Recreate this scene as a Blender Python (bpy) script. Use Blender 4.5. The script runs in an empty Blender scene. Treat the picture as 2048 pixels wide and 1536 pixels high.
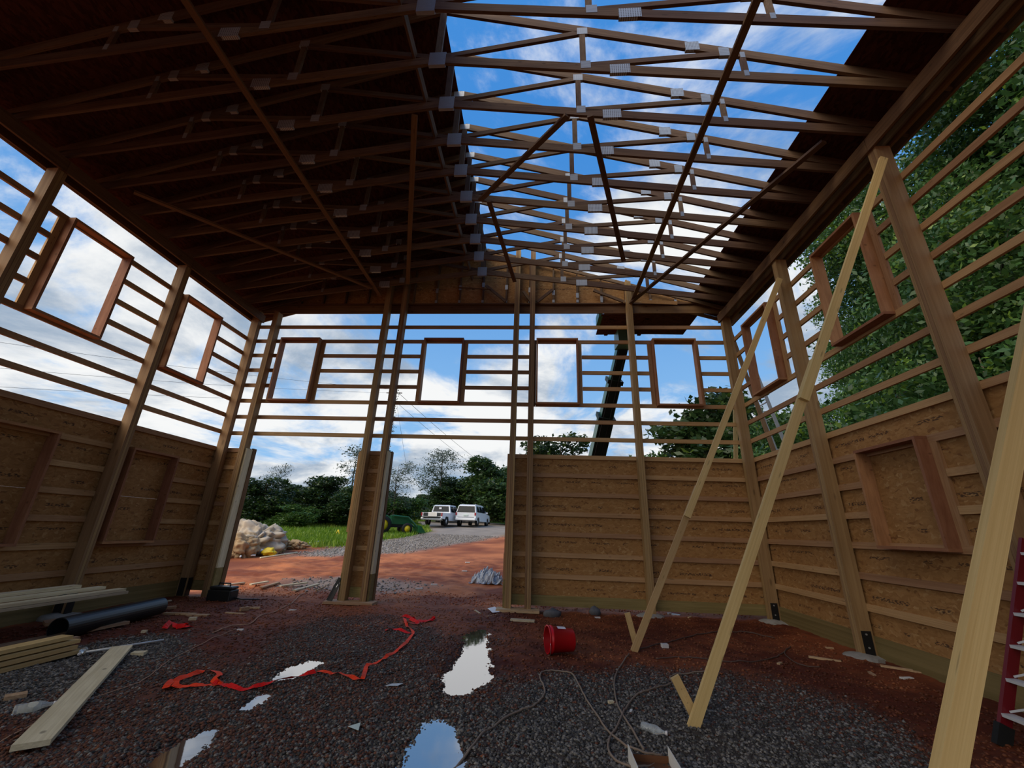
import bpy, bmesh, math, random
import numpy as np
from mathutils import Vector, Matrix, noise as mnoise

random.seed(7)
RNG = np.random.default_rng(11)
V = Vector
scene = bpy.context.scene
COL = scene.collection

# ------------------------------------------------------------------ camera
CAM = V((0.0, 0.0, 1.485))
FPX = 815.74
cF = V((-0.06489185, 0.93889022, 0.33804467))
cR = V((0.99784164, 0.05763839, 0.03146231))
cU = V((-0.0100553, -0.33935669, 0.94060402))
cam_d = bpy.data.cameras.new('camera')
cam_d.sensor_width = 36.0
cam_d.lens = FPX / 2048 * 36.0
cam_d.clip_start = 0.05
cam_d.clip_end = 600
cam = bpy.data.objects.new('camera', cam_d)
COL.objects.link(cam)
cam.matrix_world = Matrix(((cR.x, cU.x, -cF.x, CAM.x), (cR.y, cU.y, -cF.y, CAM.y),
                           (cR.z, cU.z, -cF.z, CAM.z), (0, 0, 0, 1)))
scene.camera = cam
scene.view_settings.view_transform = 'Standard'
scene.view_settings.look = 'None'
scene.view_settings.exposure = 0.08
scene.view_settings.gamma = 1.0
scene.view_settings.use_curve_mapping = False
scene.cycles.max_bounces = 5
scene.cycles.diffuse_bounces = 2
scene.cycles.glossy_bounces = 2
scene.cycles.transparent_max_bounces = 4
scene.cycles.use_denoising = True

# ------------------------------------------------------------------ node helper
class NT:
    def __init__(s, tree):
        s.t = tree
        tree.nodes.clear()
    def n(s, typ, **kw):
        nd = s.t.nodes.new(typ)
        for k, v in kw.items():
            if k.startswith('i_'):
                key = k[2:]
                key = int(key) if key.isdigit() else key.replace('_', ' ')
                s.set(nd, key, v)
            else:
                setattr(nd, k, v)
        return nd
    def set(s, nd, key, v):
        if isinstance(v, bpy.types.NodeSocket):
            s.t.links.new(v, nd.inputs[key])
        else:
            nd.inputs[key].default_value = v
    def math(s, op, a, b=0.0, c=0.0, clamp=False):
        nd = s.n('ShaderNodeMath', operation=op, use_clamp=clamp)
        for i, v in enumerate((a, b, c)):
            s.set(nd, i, v)
        return nd.outputs[0]
    def vmath(s, op, a, b=(0, 0, 0)):
        nd = s.n('ShaderNodeVectorMath', operation=op)
        s.set(nd, 0, a); s.set(nd, 1, b)
        return nd.outputs[0]
    def mix(s, f, a, b):
        nd = s.n('ShaderNodeMix', data_type='RGBA')
        s.set(nd, 0, f); s.set(nd, 6, a); s.set(nd, 7, b)
        return nd.outputs[2]
    def sm(s, x, lo, hi):
        nd = s.n('ShaderNodeMapRange', interpolation_type='SMOOTHSTEP')
        s.set(nd, 0, x); s.set(nd, 1, lo); s.set(nd, 2, hi); s.set(nd, 3, 0.0); s.set(nd, 4, 1.0)
        return nd.outputs[0]
    def noise(s, vec, scale, detail=3, rough=0.5, dist=0.0):
        nd = s.n('ShaderNodeTexNoise', i_Scale=scale, i_Detail=detail, i_Roughness=rough, i_Distortion=dist)
        s.set(nd, 'Vector', vec)
        return nd.outputs[0]

def c4(c, k=1.0):
    return (c[0] * k, c[1] * k, c[2] * k, 1.0)

# ------------------------------------------------------------------ world: blue sky with broken cloud
world = bpy.data.worlds.new('sky')
scene.world = world
world.use_nodes = True
w = NT(world.node_tree)
tc = w.n('ShaderNodeTexCoord')
dirv = w.vmath('NORMALIZE', tc.outputs['Generated'])
sep = w.n('ShaderNodeSeparateXYZ', i_0=dirv)
zz = w.math('MAXIMUM', sep.outputs[2], 0.0)
den = w.math('ADD', zz, 0.30)
comb = w.n('ShaderNodeCombineXYZ', i_0=w.math('DIVIDE', sep.outputs[0], den), i_1=w.math('DIVIDE', sep.outputs[1], den))
pl = w.vmath('ADD', comb.outputs[0], (7.5, 5.9, 0.0))
n1 = w.noise(pl, 1.35, 11, 0.60, 0.5)
n2 = w.noise(w.vmath('ADD', pl, (9.1, 4.2, 2.0)), 1.7, 9, 0.60, 0.3)
n3 = w.noise(w.vmath('ADD', pl, (1.3, 7.7, 5.0)), 0.7, 3, 0.5)
thr = w.math('MULTIPLY_ADD', zz, 0.19, 0.352)
mask = w.sm(w.math('SUBTRACT', n1, thr), 0.0, 0.115)
blue = w.mix(w.sm(zz, 0.05, 0.80), (0.27, 0.52, 0.84, 1), (0.055, 0.25, 0.66, 1))
lit = w.sm(w.math('MULTIPLY_ADD', n3, 0.35, w.math('MULTIPLY_ADD', n2, 0.9, w.math('MULTIPLY', zz, 0.20))), 0.565, 0.745)
cloud = w.mix(lit, (0.31, 0.40, 0.52, 1), (0.88, 0.89, 0.89, 1))
skyc = w.mix(mask, blue, cloud)
skyc = w.mix(w.sm(sep.outputs[2], 0.0, -0.06), skyc, (0.10, 0.11, 0.06, 1))
bg = w.n('ShaderNodeBackground', i_Color=skyc, i_Strength=1.0)
w.t.links.new(bg.outputs[0], w.n('ShaderNodeOutputWorld').inputs[0])
try:
    world.cycles.sampling_method = 'MANUAL'
    world.cycles.sample_map_resolution = 512
except Exception:
    pass

# sun veiled by bright cloud, behind the camera on the left
sun_d = bpy.data.lights.new('sun', 'SUN')
sun_d.energy = 2.7
sun_d.angle = math.radians(55)
sun_d.color = (1.0, 0.87, 0.68)
sun = bpy.data.objects.new('sun', sun_d)
COL.objects.link(sun)
sun.rotation_euler = V((-0.55, -0.55, 0.63)).to_track_quat('Z', 'Y').to_euler()

# ------------------------------------------------------------------ materials
def mat(name, build):
    m = bpy.data.materials.new(name)
    m.use_nodes = True
    t = NT(m.node_tree)
    out = t.n('ShaderNodeOutputMaterial')
    res = build(t)
    t.t.links.new(res, out.inputs[0])
    return m

def bsdf(t, col, rough=0.6, spec=0.3, bump=None, metal=0.0, bstr=0.3, bdist=0.01):
    b = t.n('ShaderNodeBsdfPrincipled')
    t.set(b, 'Base Color', col if isinstance(col, bpy.types.NodeSocket) else c4(col))
    t.set(b, 'Roughness', rough); t.set(b, 'Metallic', metal)
    t.set(b, 'Specular IOR Level', spec)
    if bump is not None:
        bn = t.n('ShaderNodeBump', i_Strength=bstr, i_Distance=bdist, i_Height=bump)
        t.t.links.new(bn.outputs[0], b.inputs['Normal'])
    return b.outputs[0]

def plain(name, col, rough=0.5, spec=0.4, metal=0.0, var=0.12, scale=6.0):
    def f(t):
        o = t.n('ShaderNodeTexCoord').outputs['Object']
        n = t.noise(o, scale, 4)
        return bsdf(t, t.mix(n, c4(col, 1 - var), c4(col, 1 + var)), rough, spec, n, metal, 0.1, 0.004)
    return mat(name, f)

def wood(name, dark, light, knots=0.5, rough=0.72, dirt=0.0):
    # object space of a board runs -0.5..0.5 along its length (x), thickness (y) and width (z)
    def f(t):
        o = t.n('ShaderNodeTexCoord').outputs['Object']
        rnd = t.n('ShaderNodeObjectInfo').outputs['Random']
        off = t.n('ShaderNodeCombineXYZ', i_0=t.math('MULTIPLY', rnd, 37.0), i_1=t.math('MULTIPLY', rnd, 91.0),
                  i_2=t.math('MULTIPLY', rnd, 53.0)).outputs[0]
        p = t.vmath('ADD', t.vmath('MULTIPLY', o, (3.0, 3.5, 8.0)), off)
        g = t.noise(p, 1.0, 5, 0.6, 0.6)
        broad = t.noise(t.vmath('ADD', t.vmath('MULTIPLY', o, (6.0, 1.0, 1.5)), off), 1.0, 2)
        k = t.n('ShaderNodeTexVoronoi', i_Scale=1.0)
        t.set(k, 'Vector', t.vmath('ADD', t.vmath('MULTIPLY', o, (11.0, 1.0, 1.3)), off))
        kn = t.math('MULTIPLY', t.math('SUBTRACT', 1.0, t.sm(k.outputs[0], 0.06, 0.16)), knots)
        f1 = t.math('MULTIPLY_ADD', g, 0.75, t.math('MULTIPLY', broad, 0.35), clamp=True)
        c = t.mix(t.sm(f1, 0.3, 0.8), c4(dark), c4(light))
        val = t.math('MULTIPLY_ADD', rnd, 0.5, 0.75)
        h = t.n('ShaderNodeHueSaturation', i_Value=val, i_Color=c)
        t.set(h, 'Hue', t.math('MULTIPLY_ADD', rnd, 0.02, 0.49))
        c = t.mix(kn, h.outputs[0], c4(dark, 0.35))
        return bsdf(t, c, rough, 0.25, g, 0, 0.25, 0.004)
    return mat(name, f)

M = {}
M['girt'] = wood('girt_pine', (0.36, 0.19, 0.085), (0.52, 0.31, 0.155))
M['post'] = wood('treated_post', (0.24, 0.135, 0.058), (0.40, 0.25, 0.12))
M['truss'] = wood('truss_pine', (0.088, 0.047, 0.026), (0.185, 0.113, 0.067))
M['frame'] = wood('frame_fir', (0.28, 0.12, 0.055), (0.44, 0.21, 0.105))
M['brace'] = wood('brace_pine', (0.55, 0.36, 0.145), (0.68, 0.48, 0.22))
M['pale'] = wood('pale_lumber', (0.52, 0.42, 0.26), (0.74, 0.64, 0.45), 0.7)
M['treated'] = wood('treated_board', (0.20, 0.15, 0.05), (0.34, 0.26, 0.10), 0.2)
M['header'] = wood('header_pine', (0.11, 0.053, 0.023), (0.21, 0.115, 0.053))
M['scrap'] = wood('scrap_wood', (0.36, 0.21, 0.11), (0.58, 0.40, 0.24))

def osb_build(t):
    o = t.n('ShaderNodeTexCoord').outputs['Object']
    rnd = t.n('ShaderNodeObjectInfo').outputs['Random']
    off = t.n('ShaderNodeCombineXYZ', i_0=t.math('MULTIPLY', rnd, 31.0), i_2=t.math('MULTIPLY', rnd, 17.0)).outputs[0]
    p = t.vmath('ADD', o, off)
    warp = t.n('ShaderNodeTexNoise', i_Scale=9.0, i_Detail=2.0)
    t.set(warp, 'Vector', p)
    q = t.vmath('ADD', t.vmath('MULTIPLY', p, (16.0, 16.0, 42.0)), t.vmath('MULTIPLY', warp.outputs['Color'], (3.0, 3.0, 6.0)))
    v = t.n('ShaderNodeTexVoronoi', i_Scale=1.0)
    t.set(v, 'Vector', q)
    s = t.n('ShaderNodeSeparateColor', i_0=v.outputs['Color'])
    big = t.noise(p, 2.2, 3)
    c = t.mix(s.outputs[0], (0.31, 0.150, 0.050, 1), (0.44, 0.235, 0.085, 1))
    c = t.mix(t.math('MULTIPLY', t.sm(s.outputs[1], 0.90, 0.99), 0.7), c, (0.15, 0.06, 0.02, 1))
    c = t.mix(t.math('MULTIPLY', t.sm(s.outputs[2], 0.88, 0.99), 0.6), c, (0.56, 0.36, 0.16, 1))
    c = t.mix(t.math('MULTIPLY', big, 0.35), c, (0.34, 0.17, 0.06, 1))
    # inked mill stamps in two rows along the sheet
    sp = t.n('ShaderNodeSeparateXYZ', i_0=o)
    ink = t.noise(t.vmath('MULTIPLY', p, (26.0, 0.0, 60.0)), 1.0, 1)
    word = t.noise(t.vmath('MULTIPLY', p, (2.6, 0.0, 1.3)), 1.0, 0)
    def row(z, wd):
        d = t.math('ABSOLUTE', t.math('SUBTRACT', sp.outputs[2], z))
        return t.math('LESS_THAN', d, wd)
    rows = t.math('MAXIMUM', row(-0.47, 0.024), t.math('MAXIMUM', row(0.40, 0.022), row(0.05, 0.018)))
    st = t.math('MULTIPLY', rows, t.math('MULTIPLY', t.sm(ink, 0.47, 0.53), t.sm(word, 0.50, 0.54)))
    c = t.mix(t.math('MULTIPLY', st, 0.8), c, (0.045, 0.025, 0.02, 1))
    return bsdf(t, c, 0.78, 0.2, s.outputs[0], 0, 0.2, 0.003)
M['osb'] = mat('osb_sheet', osb_build)
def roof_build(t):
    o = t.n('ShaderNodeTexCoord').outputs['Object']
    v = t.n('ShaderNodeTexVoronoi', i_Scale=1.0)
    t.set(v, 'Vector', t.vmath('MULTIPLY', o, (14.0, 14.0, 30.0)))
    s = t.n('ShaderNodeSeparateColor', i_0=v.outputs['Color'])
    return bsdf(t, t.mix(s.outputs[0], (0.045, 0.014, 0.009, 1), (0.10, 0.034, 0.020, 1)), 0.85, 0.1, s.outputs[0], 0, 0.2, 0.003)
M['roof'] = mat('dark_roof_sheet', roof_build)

def plate_build(t):
    o = t.n('ShaderNodeTexCoord').outputs['Object']
    sp = t.n('ShaderNodeSeparateXYZ', i_0=o)
    st = t.math('SINE', t.math('MULTIPLY', sp.outputs[0], 60.0))
    cut = t.math('SINE', t.math('MULTIPLY', sp.outputs[2], 34.0))
    slot = t.math('MULTIPLY', t.sm(st, 0.0, 0.5), t.sm(cut, -0.8, -0.3))
    c = t.mix(t.math('MULTIPLY', slot, 0.8), (0.50, 0.52, 0.54, 1), (0.10, 0.08, 0.07, 1))
    return bsdf(t, c, 0.45, 0.5, None, 0.35)
M['plate'] = mat('nail_plate', plate_build)
M['plate_plain'] = plain('nail_plate_plain', (0.34, 0.36, 0.38), 0.5, 0.4, 0.3)
M['black_steel'] = plain('black_steel', (0.012, 0.012, 0.014), 0.4, 0.4)
M['bolt'] = plain('bolt_steel', (0.6, 0.6, 0.6), 0.3, 0.5, 0.6)
M['concrete'] = plain('concrete', (0.30, 0.28, 0.25), 0.9, 0.1, 0, 0.4, 9)
M['black_plastic'] = plain('black_plastic', (0.012, 0.016, 0.018), 0.38, 0.5)
M['red_plastic'] = plain('red_plastic', (0.62, 0.006, 0.012), 0.35, 0.5, 0, 0.05)
M['red_dark'] = plain('red_plastic_inside', (0.35, 0.004, 0.008), 0.5, 0.3, 0, 0.05)
M['label_white'] = plain('label_white', (0.8, 0.75, 0.75), 0.5)
M['ribbon'] = plain('orange_ribbon', (0.90, 0.055, 0.010), 0.6, 0.12, 0, 0.25, 12)
M['ribbon_red'] = plain('red_ribbon', (0.75, 0.012, 0.008), 0.6, 0.12, 0, 0.25, 12)
M['cord'] = plain('brown_cord', (0.26, 0.19, 0.14), 0.6, 0.3)
M['cord_dark'] = plain('dark_cord', (0.11, 0.07, 0.055), 0.6, 0.3)
M['string'] = plain('tan_string', (0.50, 0.30, 0.20), 0.7, 0.2)
M['paper'] = plain('pale_paper', (0.62, 0.72, 0.66), 0.8, 0.2)
M['white_paper'] = plain('white_scrap', (0.75, 0.72, 0.68), 0.8, 0.2)
M['fibreglass'] = plain('red_fibreglass', (0.16, 0.008, 0.014), 0.4, 0.4)
M['alu'] = plain('white_aluminium', (0.72, 0.72, 0.72), 0.4, 0.5, 0.2)
M['rubber'] = plain('black_rubber', (0.012, 0.012, 0.012), 0.7, 0.3)
M['green_paint'] = plain('green_paint', (0.02, 0.10, 0.05), 0.4, 0.5)
M['green_light'] = plain('boom_head_and_lit_side', (0.10, 0.20, 0.15), 0.4, 0.5)  # boom head, and light painted onto the boom's side
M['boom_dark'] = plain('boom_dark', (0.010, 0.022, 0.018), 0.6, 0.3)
M['tractor_green'] = plain('tractor_green', (0.012, 0.085, 0.03), 0.35, 0.5)
M['yellow'] = plain('yellow_paint', (0.75, 0.55, 0.02), 0.45, 0.4)
M['white_car'] = plain('white_car_paint', (0.78, 0.80, 0.83), 0.25, 0.5, 0, 0.02)
M['car_glass'] = plain('dark_car_glass', (0.010, 0.013, 0.018), 0.12, 0.15)
M['tail_red'] = plain('tail_lamp_red', (0.30, 0.01, 0.02), 0.25, 0.5)
M['chrome'] = plain('chrome', (0.55, 0.56, 0.58), 0.25, 0.5, 0.7)
M['boulder'] = plain('pale_boulder', (0.50, 0.42, 0.32), 0.9, 0.15, 0, 0.45, 2.5)
M['boulder_tan'] = plain('tan_boulder', (0.42, 0.29, 0.16), 0.9, 0.15, 0, 0.5, 3.5)
M['stone_grey'] = plain('grey_stone', (0.13, 0.13, 0.14), 0.85, 0.2, 0, 0.4, 14)
M['tarp'] = plain('grey_tarp', (0.46, 0.50, 0.56), 0.35, 0.5, 0, 0.2)
M['bark'] = plain('bark', (0.10, 0.075, 0.055), 0.9, 0.1, 0, 0.4, 5)
M['wire'] = plain('wire', (0.06, 0.07, 0.09), 0.6, 0.2)
M['pole'] = plain('pole_wood', (0.16, 0.12, 0.09), 0.85, 0.1, 0, 0.3, 4)

def clear_build(t):
    b = t.n('ShaderNodeBsdfPrincipled')
    t.set(b, 'Base Color', (0.9, 0.95, 0.97, 1)); t.set(b, 'Roughness', 0.12)
    t.set(b, 'Transmission Weight', 0.75); t.set(b, 'IOR', 1.3)
    return b.outputs[0]
M['clear'] = mat('clear_plastic', clear_build)

def water_build(t):
    o = t.n('ShaderNodeTexCoord').outputs['Object']
    n = t.noise(o, 5.0, 3)
    d = t.n('ShaderNodeBsdfDiffuse', i_Color=(0.12, 0.08, 0.06, 1))
    g = t.n('ShaderNodeBsdfGlossy', i_Color=(0.95, 0.95, 0.97, 1), i_Roughness=0.03)
    bn = t.n('ShaderNodeBump', i_Strength=0.03, i_Distance=0.01, i_Height=n)
    t.t.links.new(bn.outputs[0], g.inputs['Normal'])
    fr = t.n('ShaderNodeFresnel', i_IOR=2.1)
    fac = t.math('MULTIPLY_ADD', fr.outputs[0], 1.0, 0.2, clamp=True)
    m = t.n('ShaderNodeMixShader', i_0=fac, i_1=d.outputs[0], i_2=g.outputs[0])
    return m.outputs[0]
M['water'] = mat('puddle_water', water_build)

def leaf_mat(name, dark, light, warm):
    def f(t):
        a = t.n('ShaderNodeAttribute', attribute_name='tint')
        s = t.n('ShaderNodeSeparateColor', i_0=a.outputs['Color'])
        rnd = t.n('ShaderNodeObjectInfo').outputs['Random']
        c = t.mix(s.outputs[0], c4(dark), c4(light))
        c = t.mix(t.math('MULTIPLY', s.outputs[1], 0.8), c, c4(warm))
        h = t.n('ShaderNodeHueSaturation', i_Color=c, i_Value=t.math('MULTIPLY_ADD', rnd, 0.5, 0.75))
        p = bsdf(t, h.outputs[0], 0.42, 0.45)
        tr = t.n('ShaderNodeBsdfTranslucent', i_Color=h.outputs[0])
        m = t.n('ShaderNodeMixShader', i_0=0.35, i_1=p, i_2=tr.outputs[0])
        return m.outputs[0]
    return mat(name, f)
M['leaf'] = leaf_mat('leaf', (0.014, 0.035, 0.012), (0.05, 0.10, 0.025), (0.11, 0.17, 0.02))
M['leaf_near'] = leaf_mat('leaf_near', (0.025, 0.07, 0.022), (0.10, 0.21, 0.05), (0.26, 0.40, 0.04))
M['leaf_grey'] = leaf_mat('leaf_grey', (0.03, 0.05, 0.035), (0.08, 0.11, 0.07), (0.11, 0.15, 0.06))
M['grass'] = leaf_mat('grass_blade', (0.08, 0.17, 0.012), (0.22, 0.34, 0.02), (0.38, 0.42, 0.05))
M['leaf_bush'] = leaf_mat('leaf_bush', (0.03, 0.075, 0.015), (0.09, 0.18, 0.03), (0.16, 0.24, 0.03))

def vcol_mat(name, rough, spec, bscale=30.0):
    def f(t):
        a = t.n('ShaderNodeAttribute', attribute_name='tint')
        o = t.n('ShaderNodeTexCoord').outputs['Object']
        n = t.noise(o, bscale, 4, 0.65)
        c = t.mix(n, t.vmath('MULTIPLY', a.outputs['Color'], (0.6, 0.6, 0.6)), t.vmath('MULTIPLY', a.outputs['Color'], (1.4, 1.4, 1.4)))
        return bsdf(t, c, rough, spec, n, 0, 0.35, 0.02)
    return mat(name, f)
M['ground'] = vcol_mat('clay_and_gravel_ground', 0.75, 0.25)
M['gravel'] = vcol_mat('gravel_stone', 0.6, 0.35, 60.0)

# ------------------------------------------------------------------ mesh and object helpers
def tag(o, label=None, cat=None, group=None, kind=None):
    if label: o['label'] = label
    if cat: o['category'] = cat
    if group: o['group'] = group
    if kind: o['kind'] = kind
    return o

def empty(name, loc, **kw):
    o = bpy.data.objects.new(name, None)
    o.empty_display_size = 0.1
    COL.objects.link(o)
    o.location = loc
    return tag(o, **kw)

def link(name, me, parent=None, mw=None, **kw):
    o = bpy.data.objects.new(name, me)
    COL.objects.link(o)
    mw = mw if mw is not None else Matrix.Identity(4)
    if parent is not None:
        o.parent = parent
        base = V(parent.location)
        p2 = parent.parent
        while p2 is not None:
            base += V(p2.location); p2 = p2.parent
        mw = Matrix.Translation(-base) @ mw
    o.matrix_basis = mw
    return tag(o, **kw)

_cube = {}
def cube_mesh(mk):
    if mk not in _cube:
        me = bpy.data.meshes.new('board_' + mk)
        vs = [(x, y, z) for x in (-.5, .5) for y in (-.5, .5) for z in (-.5, .5)]
        fs = [(0, 1, 3, 2), (4, 6, 7, 5), (0, 4, 5, 1), (2, 3, 7, 6), (0, 2, 6, 4), (1, 5, 7, 3)]
        me.from_pydata(vs, [], fs)
        me.materials.append(M[mk])
        _cube[mk] = me
    return _cube[mk]

def basis(p0, p1, up):
    p0, p1 = V(p0), V(p1)
    x = (p1 - p0).normalized()
    z = V(up) - x * V(up).dot(x)
    z.normalize()
    y = z.cross(x)
    return x, y, z

def board(name, p0, p1, wd, th, mk, parent=None, up=(0, 0, 1), **kw):
    """a plank from p0 to p1: width wd lies along 'up', thickness th across"""
    p0, p1 = V(p0), V(p1)
    x, y, z = basis(p0, p1, up)
    L = (p1 - p0).length
    c = (p0 + p1) / 2
    mw = Matrix(((x.x * L, y.x * th, z.x * wd, c.x), (x.y * L, y.y * th, z.y * wd, c.y),
                 (x.z * L, y.z * th, z.z * wd, c.z), (0, 0, 0, 1)))
    # a sheared-free basis: rotation times scale
    return link(name, cube_mesh(mk), parent, mw, **kw)

def box(name, lo, hi, mk, parent=None, **kw):
    c = (V(lo) + V(hi)) / 2
    d = V(hi) - V(lo)
    ax = max(range(3), key=lambda i: d[i])
    e = V((0, 0, 0)); e[ax] = d[ax] / 2
    up = (0, 0, 1) if ax != 2 else (0, 1, 0)
    x, y, z = basis(c - e, c + e, up)
    wd = sum(abs(z[i]) * d[i] for i in range(3))
    th = sum(abs(y[i]) * d[i] for i in range(3))
    return board(name, c - e, c + e, wd, th, mk, parent, up, **kw)

def bm_mesh(name, bm, mk, smooth=False):
    me = bpy.data.meshes.new(name)
    bmesh.ops.recalc_face_normals(bm, faces=bm.faces)
    bm.to_mesh(me)
    bm.free()
    me.materials.append(M[mk])
    if smooth:
        me.polygons.foreach_set('use_smooth', [True] * len(me.polygons))
    return me

def bm_box(bm, lo, hi, bev=0.0):
    r = bmesh.ops.create_cube(bm, size=1.0)
    lo, hi = V(lo), V(hi)
    for v in r['verts']:
        v.co = V((lo.x + (v.co.x + .5) * (hi.x - lo.x), lo.y + (v.co.y + .5) * (hi.y - lo.y), lo.z + (v.co.z + .5) * (hi.z - lo.z)))
    if bev:
        es = list({e for v in r['verts'] for e in v.link_edges})
        bmesh.ops.bevel(bm, geom=es, offset=bev, segments=2, affect='EDGES', profile=0.5)

def bm_tube(bm, pts, rad, n=8, caps=True):
    pts = [V(p) for p in pts]
    rads = rad if isinstance(rad, (list, tuple)) else [rad] * len(pts)
    rings = []
    ref = V((0.3, 0.2, 0.93))
    for i, p in enumerate(pts):
        d = (pts[min(i + 1, len(pts) - 1)] - pts[max(i - 1, 0)])
        if d.length < 1e-9: d = V((0, 0, 1))
        d.normalize()
        a = ref - d * ref.dot(d)
        if a.length < 0.05:
            a = V((1, 0, 0)) - d * d.x
        a.normalize(); b = d.cross(a)
        rings.append([bm.verts.new(p + (a * math.cos(2 * math.pi * k / n) + b * math.sin(2 * math.pi * k / n)) * rads[i]) for k in range(n)])
    for i in range(len(rings) - 1):
        for k in range(n):
            bm.faces.new((rings[i][k], rings[i][(k + 1) % n], rings[i + 1][(k + 1) % n], rings[i + 1][k]))
    if caps:
        bm.faces.new(rings[0][::-1]); bm.faces.new(rings[-1])

def tube(name, pts, rad, mk, parent=None, n=8, smooth=True, **kw):
    bm = bmesh.new()
    bm_tube(bm, pts, rad, n)
    return link(name, bm_mesh(name, bm, mk, smooth), parent, **kw)

def bm_lathe(bm, prof, n=24, ax=None):
    rings = []
    for r, z in prof:
        rings.append([bm.verts.new((r * math.cos(2 * math.pi * k / n), r * math.sin(2 * math.pi * k / n), z)) for k in range(n)])
    for i in range(len(rings) - 1):
        for k in range(n):
            bm.faces.new((rings[i][k], rings[i][(k + 1) % n], rings[i + 1][(k + 1) % n], rings[i + 1][k]))
    return rings

def spline(pts, sub=6):
    pts = [V(p) for p in pts]
    out = []
    for i in range(len(pts) - 1):
        p0 = pts[max(i - 1, 0)]; p1 = pts[i]; p2 = pts[i + 1]; p3 = pts[min(i + 2, len(pts) - 1)]
        for k in range(sub):
            t = k / sub
            out.append(0.5 * ((2 * p1) + (p2 - p0) * t + (2 * p0 - 5 * p1 + 4 * p2 - p3) * t * t + (3 * p1 - p0 - 3 * p2 + p3) * t ** 3))
    out.append(pts[-1])
    return out

def prism(bm, prof, hw):
    """closed profile in (y,z), extruded across x; hw gives the half width at each point"""
    hw = hw if isinstance(hw, (list, tuple)) else [hw] * len(prof)
    a = [bm.verts.new((-h, p[0], p[1])) for p, h in zip(prof, hw)]
    b = [bm.verts.new((h, p[0], p[1])) for p, h in zip(prof, hw)]
    n = len(prof)
    bm.faces.new(a[::-1]); bm.faces.new(b)
    for i in range(n):
        bm.faces.new((a[i], a[(i + 1) % n], b[(i + 1) % n], b[i]))

def copy_tree(o, parent=None, loc=None):
    c = o.copy()
    COL.objects.link(c)
    if parent is not None: c.parent = parent
    if loc is not None: c.location = loc
    for ch in list(o.children):
        copy_tree(ch, c)
    return c

def np_mesh(name, verts, faces, mk, tint=None, smooth=False):
    """faces: (n,k) int array"""
    me = bpy.data.meshes.new(name)
    n, k = faces.shape
    me.vertices.add(len(verts)); me.vertices.foreach_set('co', verts.astype(np.float32).ravel())
    me.loops.add(n * k); me.loops.foreach_set('vertex_index', faces.astype(np.int32).ravel())
    me.polygons.add(n)
    me.polygons.foreach_set('loop_start', np.arange(0, n * k, k, dtype=np.int32))
    me.polygons.foreach_set('loop_total', np.full(n, k, dtype=np.int32))
    if smooth: me.polygons.foreach_set('use_smooth', np.ones(n, dtype=bool))
    me.update(calc_edges=True)
    if tint is not None:
        at = me.color_attributes.new('tint', 'FLOAT_COLOR', 'POINT')
        c = np.ones((len(verts), 4), np.float32); c[:, :3] = tint
        at.data.foreach_set('color', c.ravel())
    me.materials.append(M[mk])
    return me

# ------------------------------------------------------------------ ground heights
def vnoise(x, y, s, seed=0):
    """value noise on numpy arrays"""
    x = np.asarray(x, float) * s + seed * 17.31; y = np.asarray(y, float) * s + seed * 7.77
    xi = np.floor(x).astype(np.int64); yi = np.floor(y).astype(np.int64)
    fx = x - xi; fy = y - yi
    fx = fx * fx * (3 - 2 * fx); fy = fy * fy * (3 - 2 * fy)
    def h(a, b):
        k = (a * 374761393 + b * 668265263 + seed * 1274126177) & 0x7fffffff
        k = ((k ^ (k >> 13)) * 1274126177) & 0x7fffffff
        return ((k ^ (k >> 16)) & 0xffff) / 65535.0
    return (h(xi, yi) * (1 - fx) + h(xi + 1, yi) * fx) * (1 - fy) + (h(xi, yi + 1) * (1 - fx) + h(xi + 1, yi + 1) * fx) * fy

def fbm(x, y, s, o=4, seed=0):
    a = 0.5; r = 0
    for i in range(o):
        r = r + a * vnoise(x, y, s * 2 ** i, seed + i); a *= 0.5
    return r

def smooth(a, b, x):
    t = np.clip((np.asarray(x, float) - a) / (b - a), 0, 1)
    return t * t * (3 - 2 * t)

def hsm(x, y):
    """smooth lie of the land: level pad, then a rise beyond the building"""
    x = np.asarray(x, float); y = np.asarray(y, float)
    d = np.maximum(y - 9.6, 0.0)
    return 0.055 * (np.sqrt(d * d + 0.3) - 0.5477)

PUDDLES = [[(-0.86, 7.35, .05), (-0.88, 6.95, .12), (-0.78, 5.9, .14), (-0.74, 5.1, .19), (-0.76, 4.78, .13)],
           [(-0.74, 3.92, .10), (-0.68, 3.6, .16), (-0.62, 3.1, .24)],
           [(-2.58, 4.86, .11), (-2.60, 5.12, .15), (-2.53, 5.34, .08)],
           [(-2.46, 4.08, .04), (-2.48, 4.36, .06)],
           [(-2.40, 3.22, .06), (-2.43, 3.45, .075), (-2.45, 3.64, .05)]]
def pud(x, y):
    """0 in dry ground, to 1 in the middle of a puddle"""
    best = np.full(np.shape(x), -9.0)
    for P in PUDDLES:
        for a, b in zip(P[:-1], P[1:]):
            dx, dy = b[0] - a[0], b[1] - a[1]
            t = np.clip(((x - a[0]) * dx + (y - a[1]) * dy) / (dx * dx + dy * dy), 0, 1)
            dd = np.hypot(x - a[0] - t * dx, y - a[1] - t * dy)
            rr = a[2] + t * (b[2] - a[2])
            best = np.maximum(best, (rr - dd) / 0.09)
    return best

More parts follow.
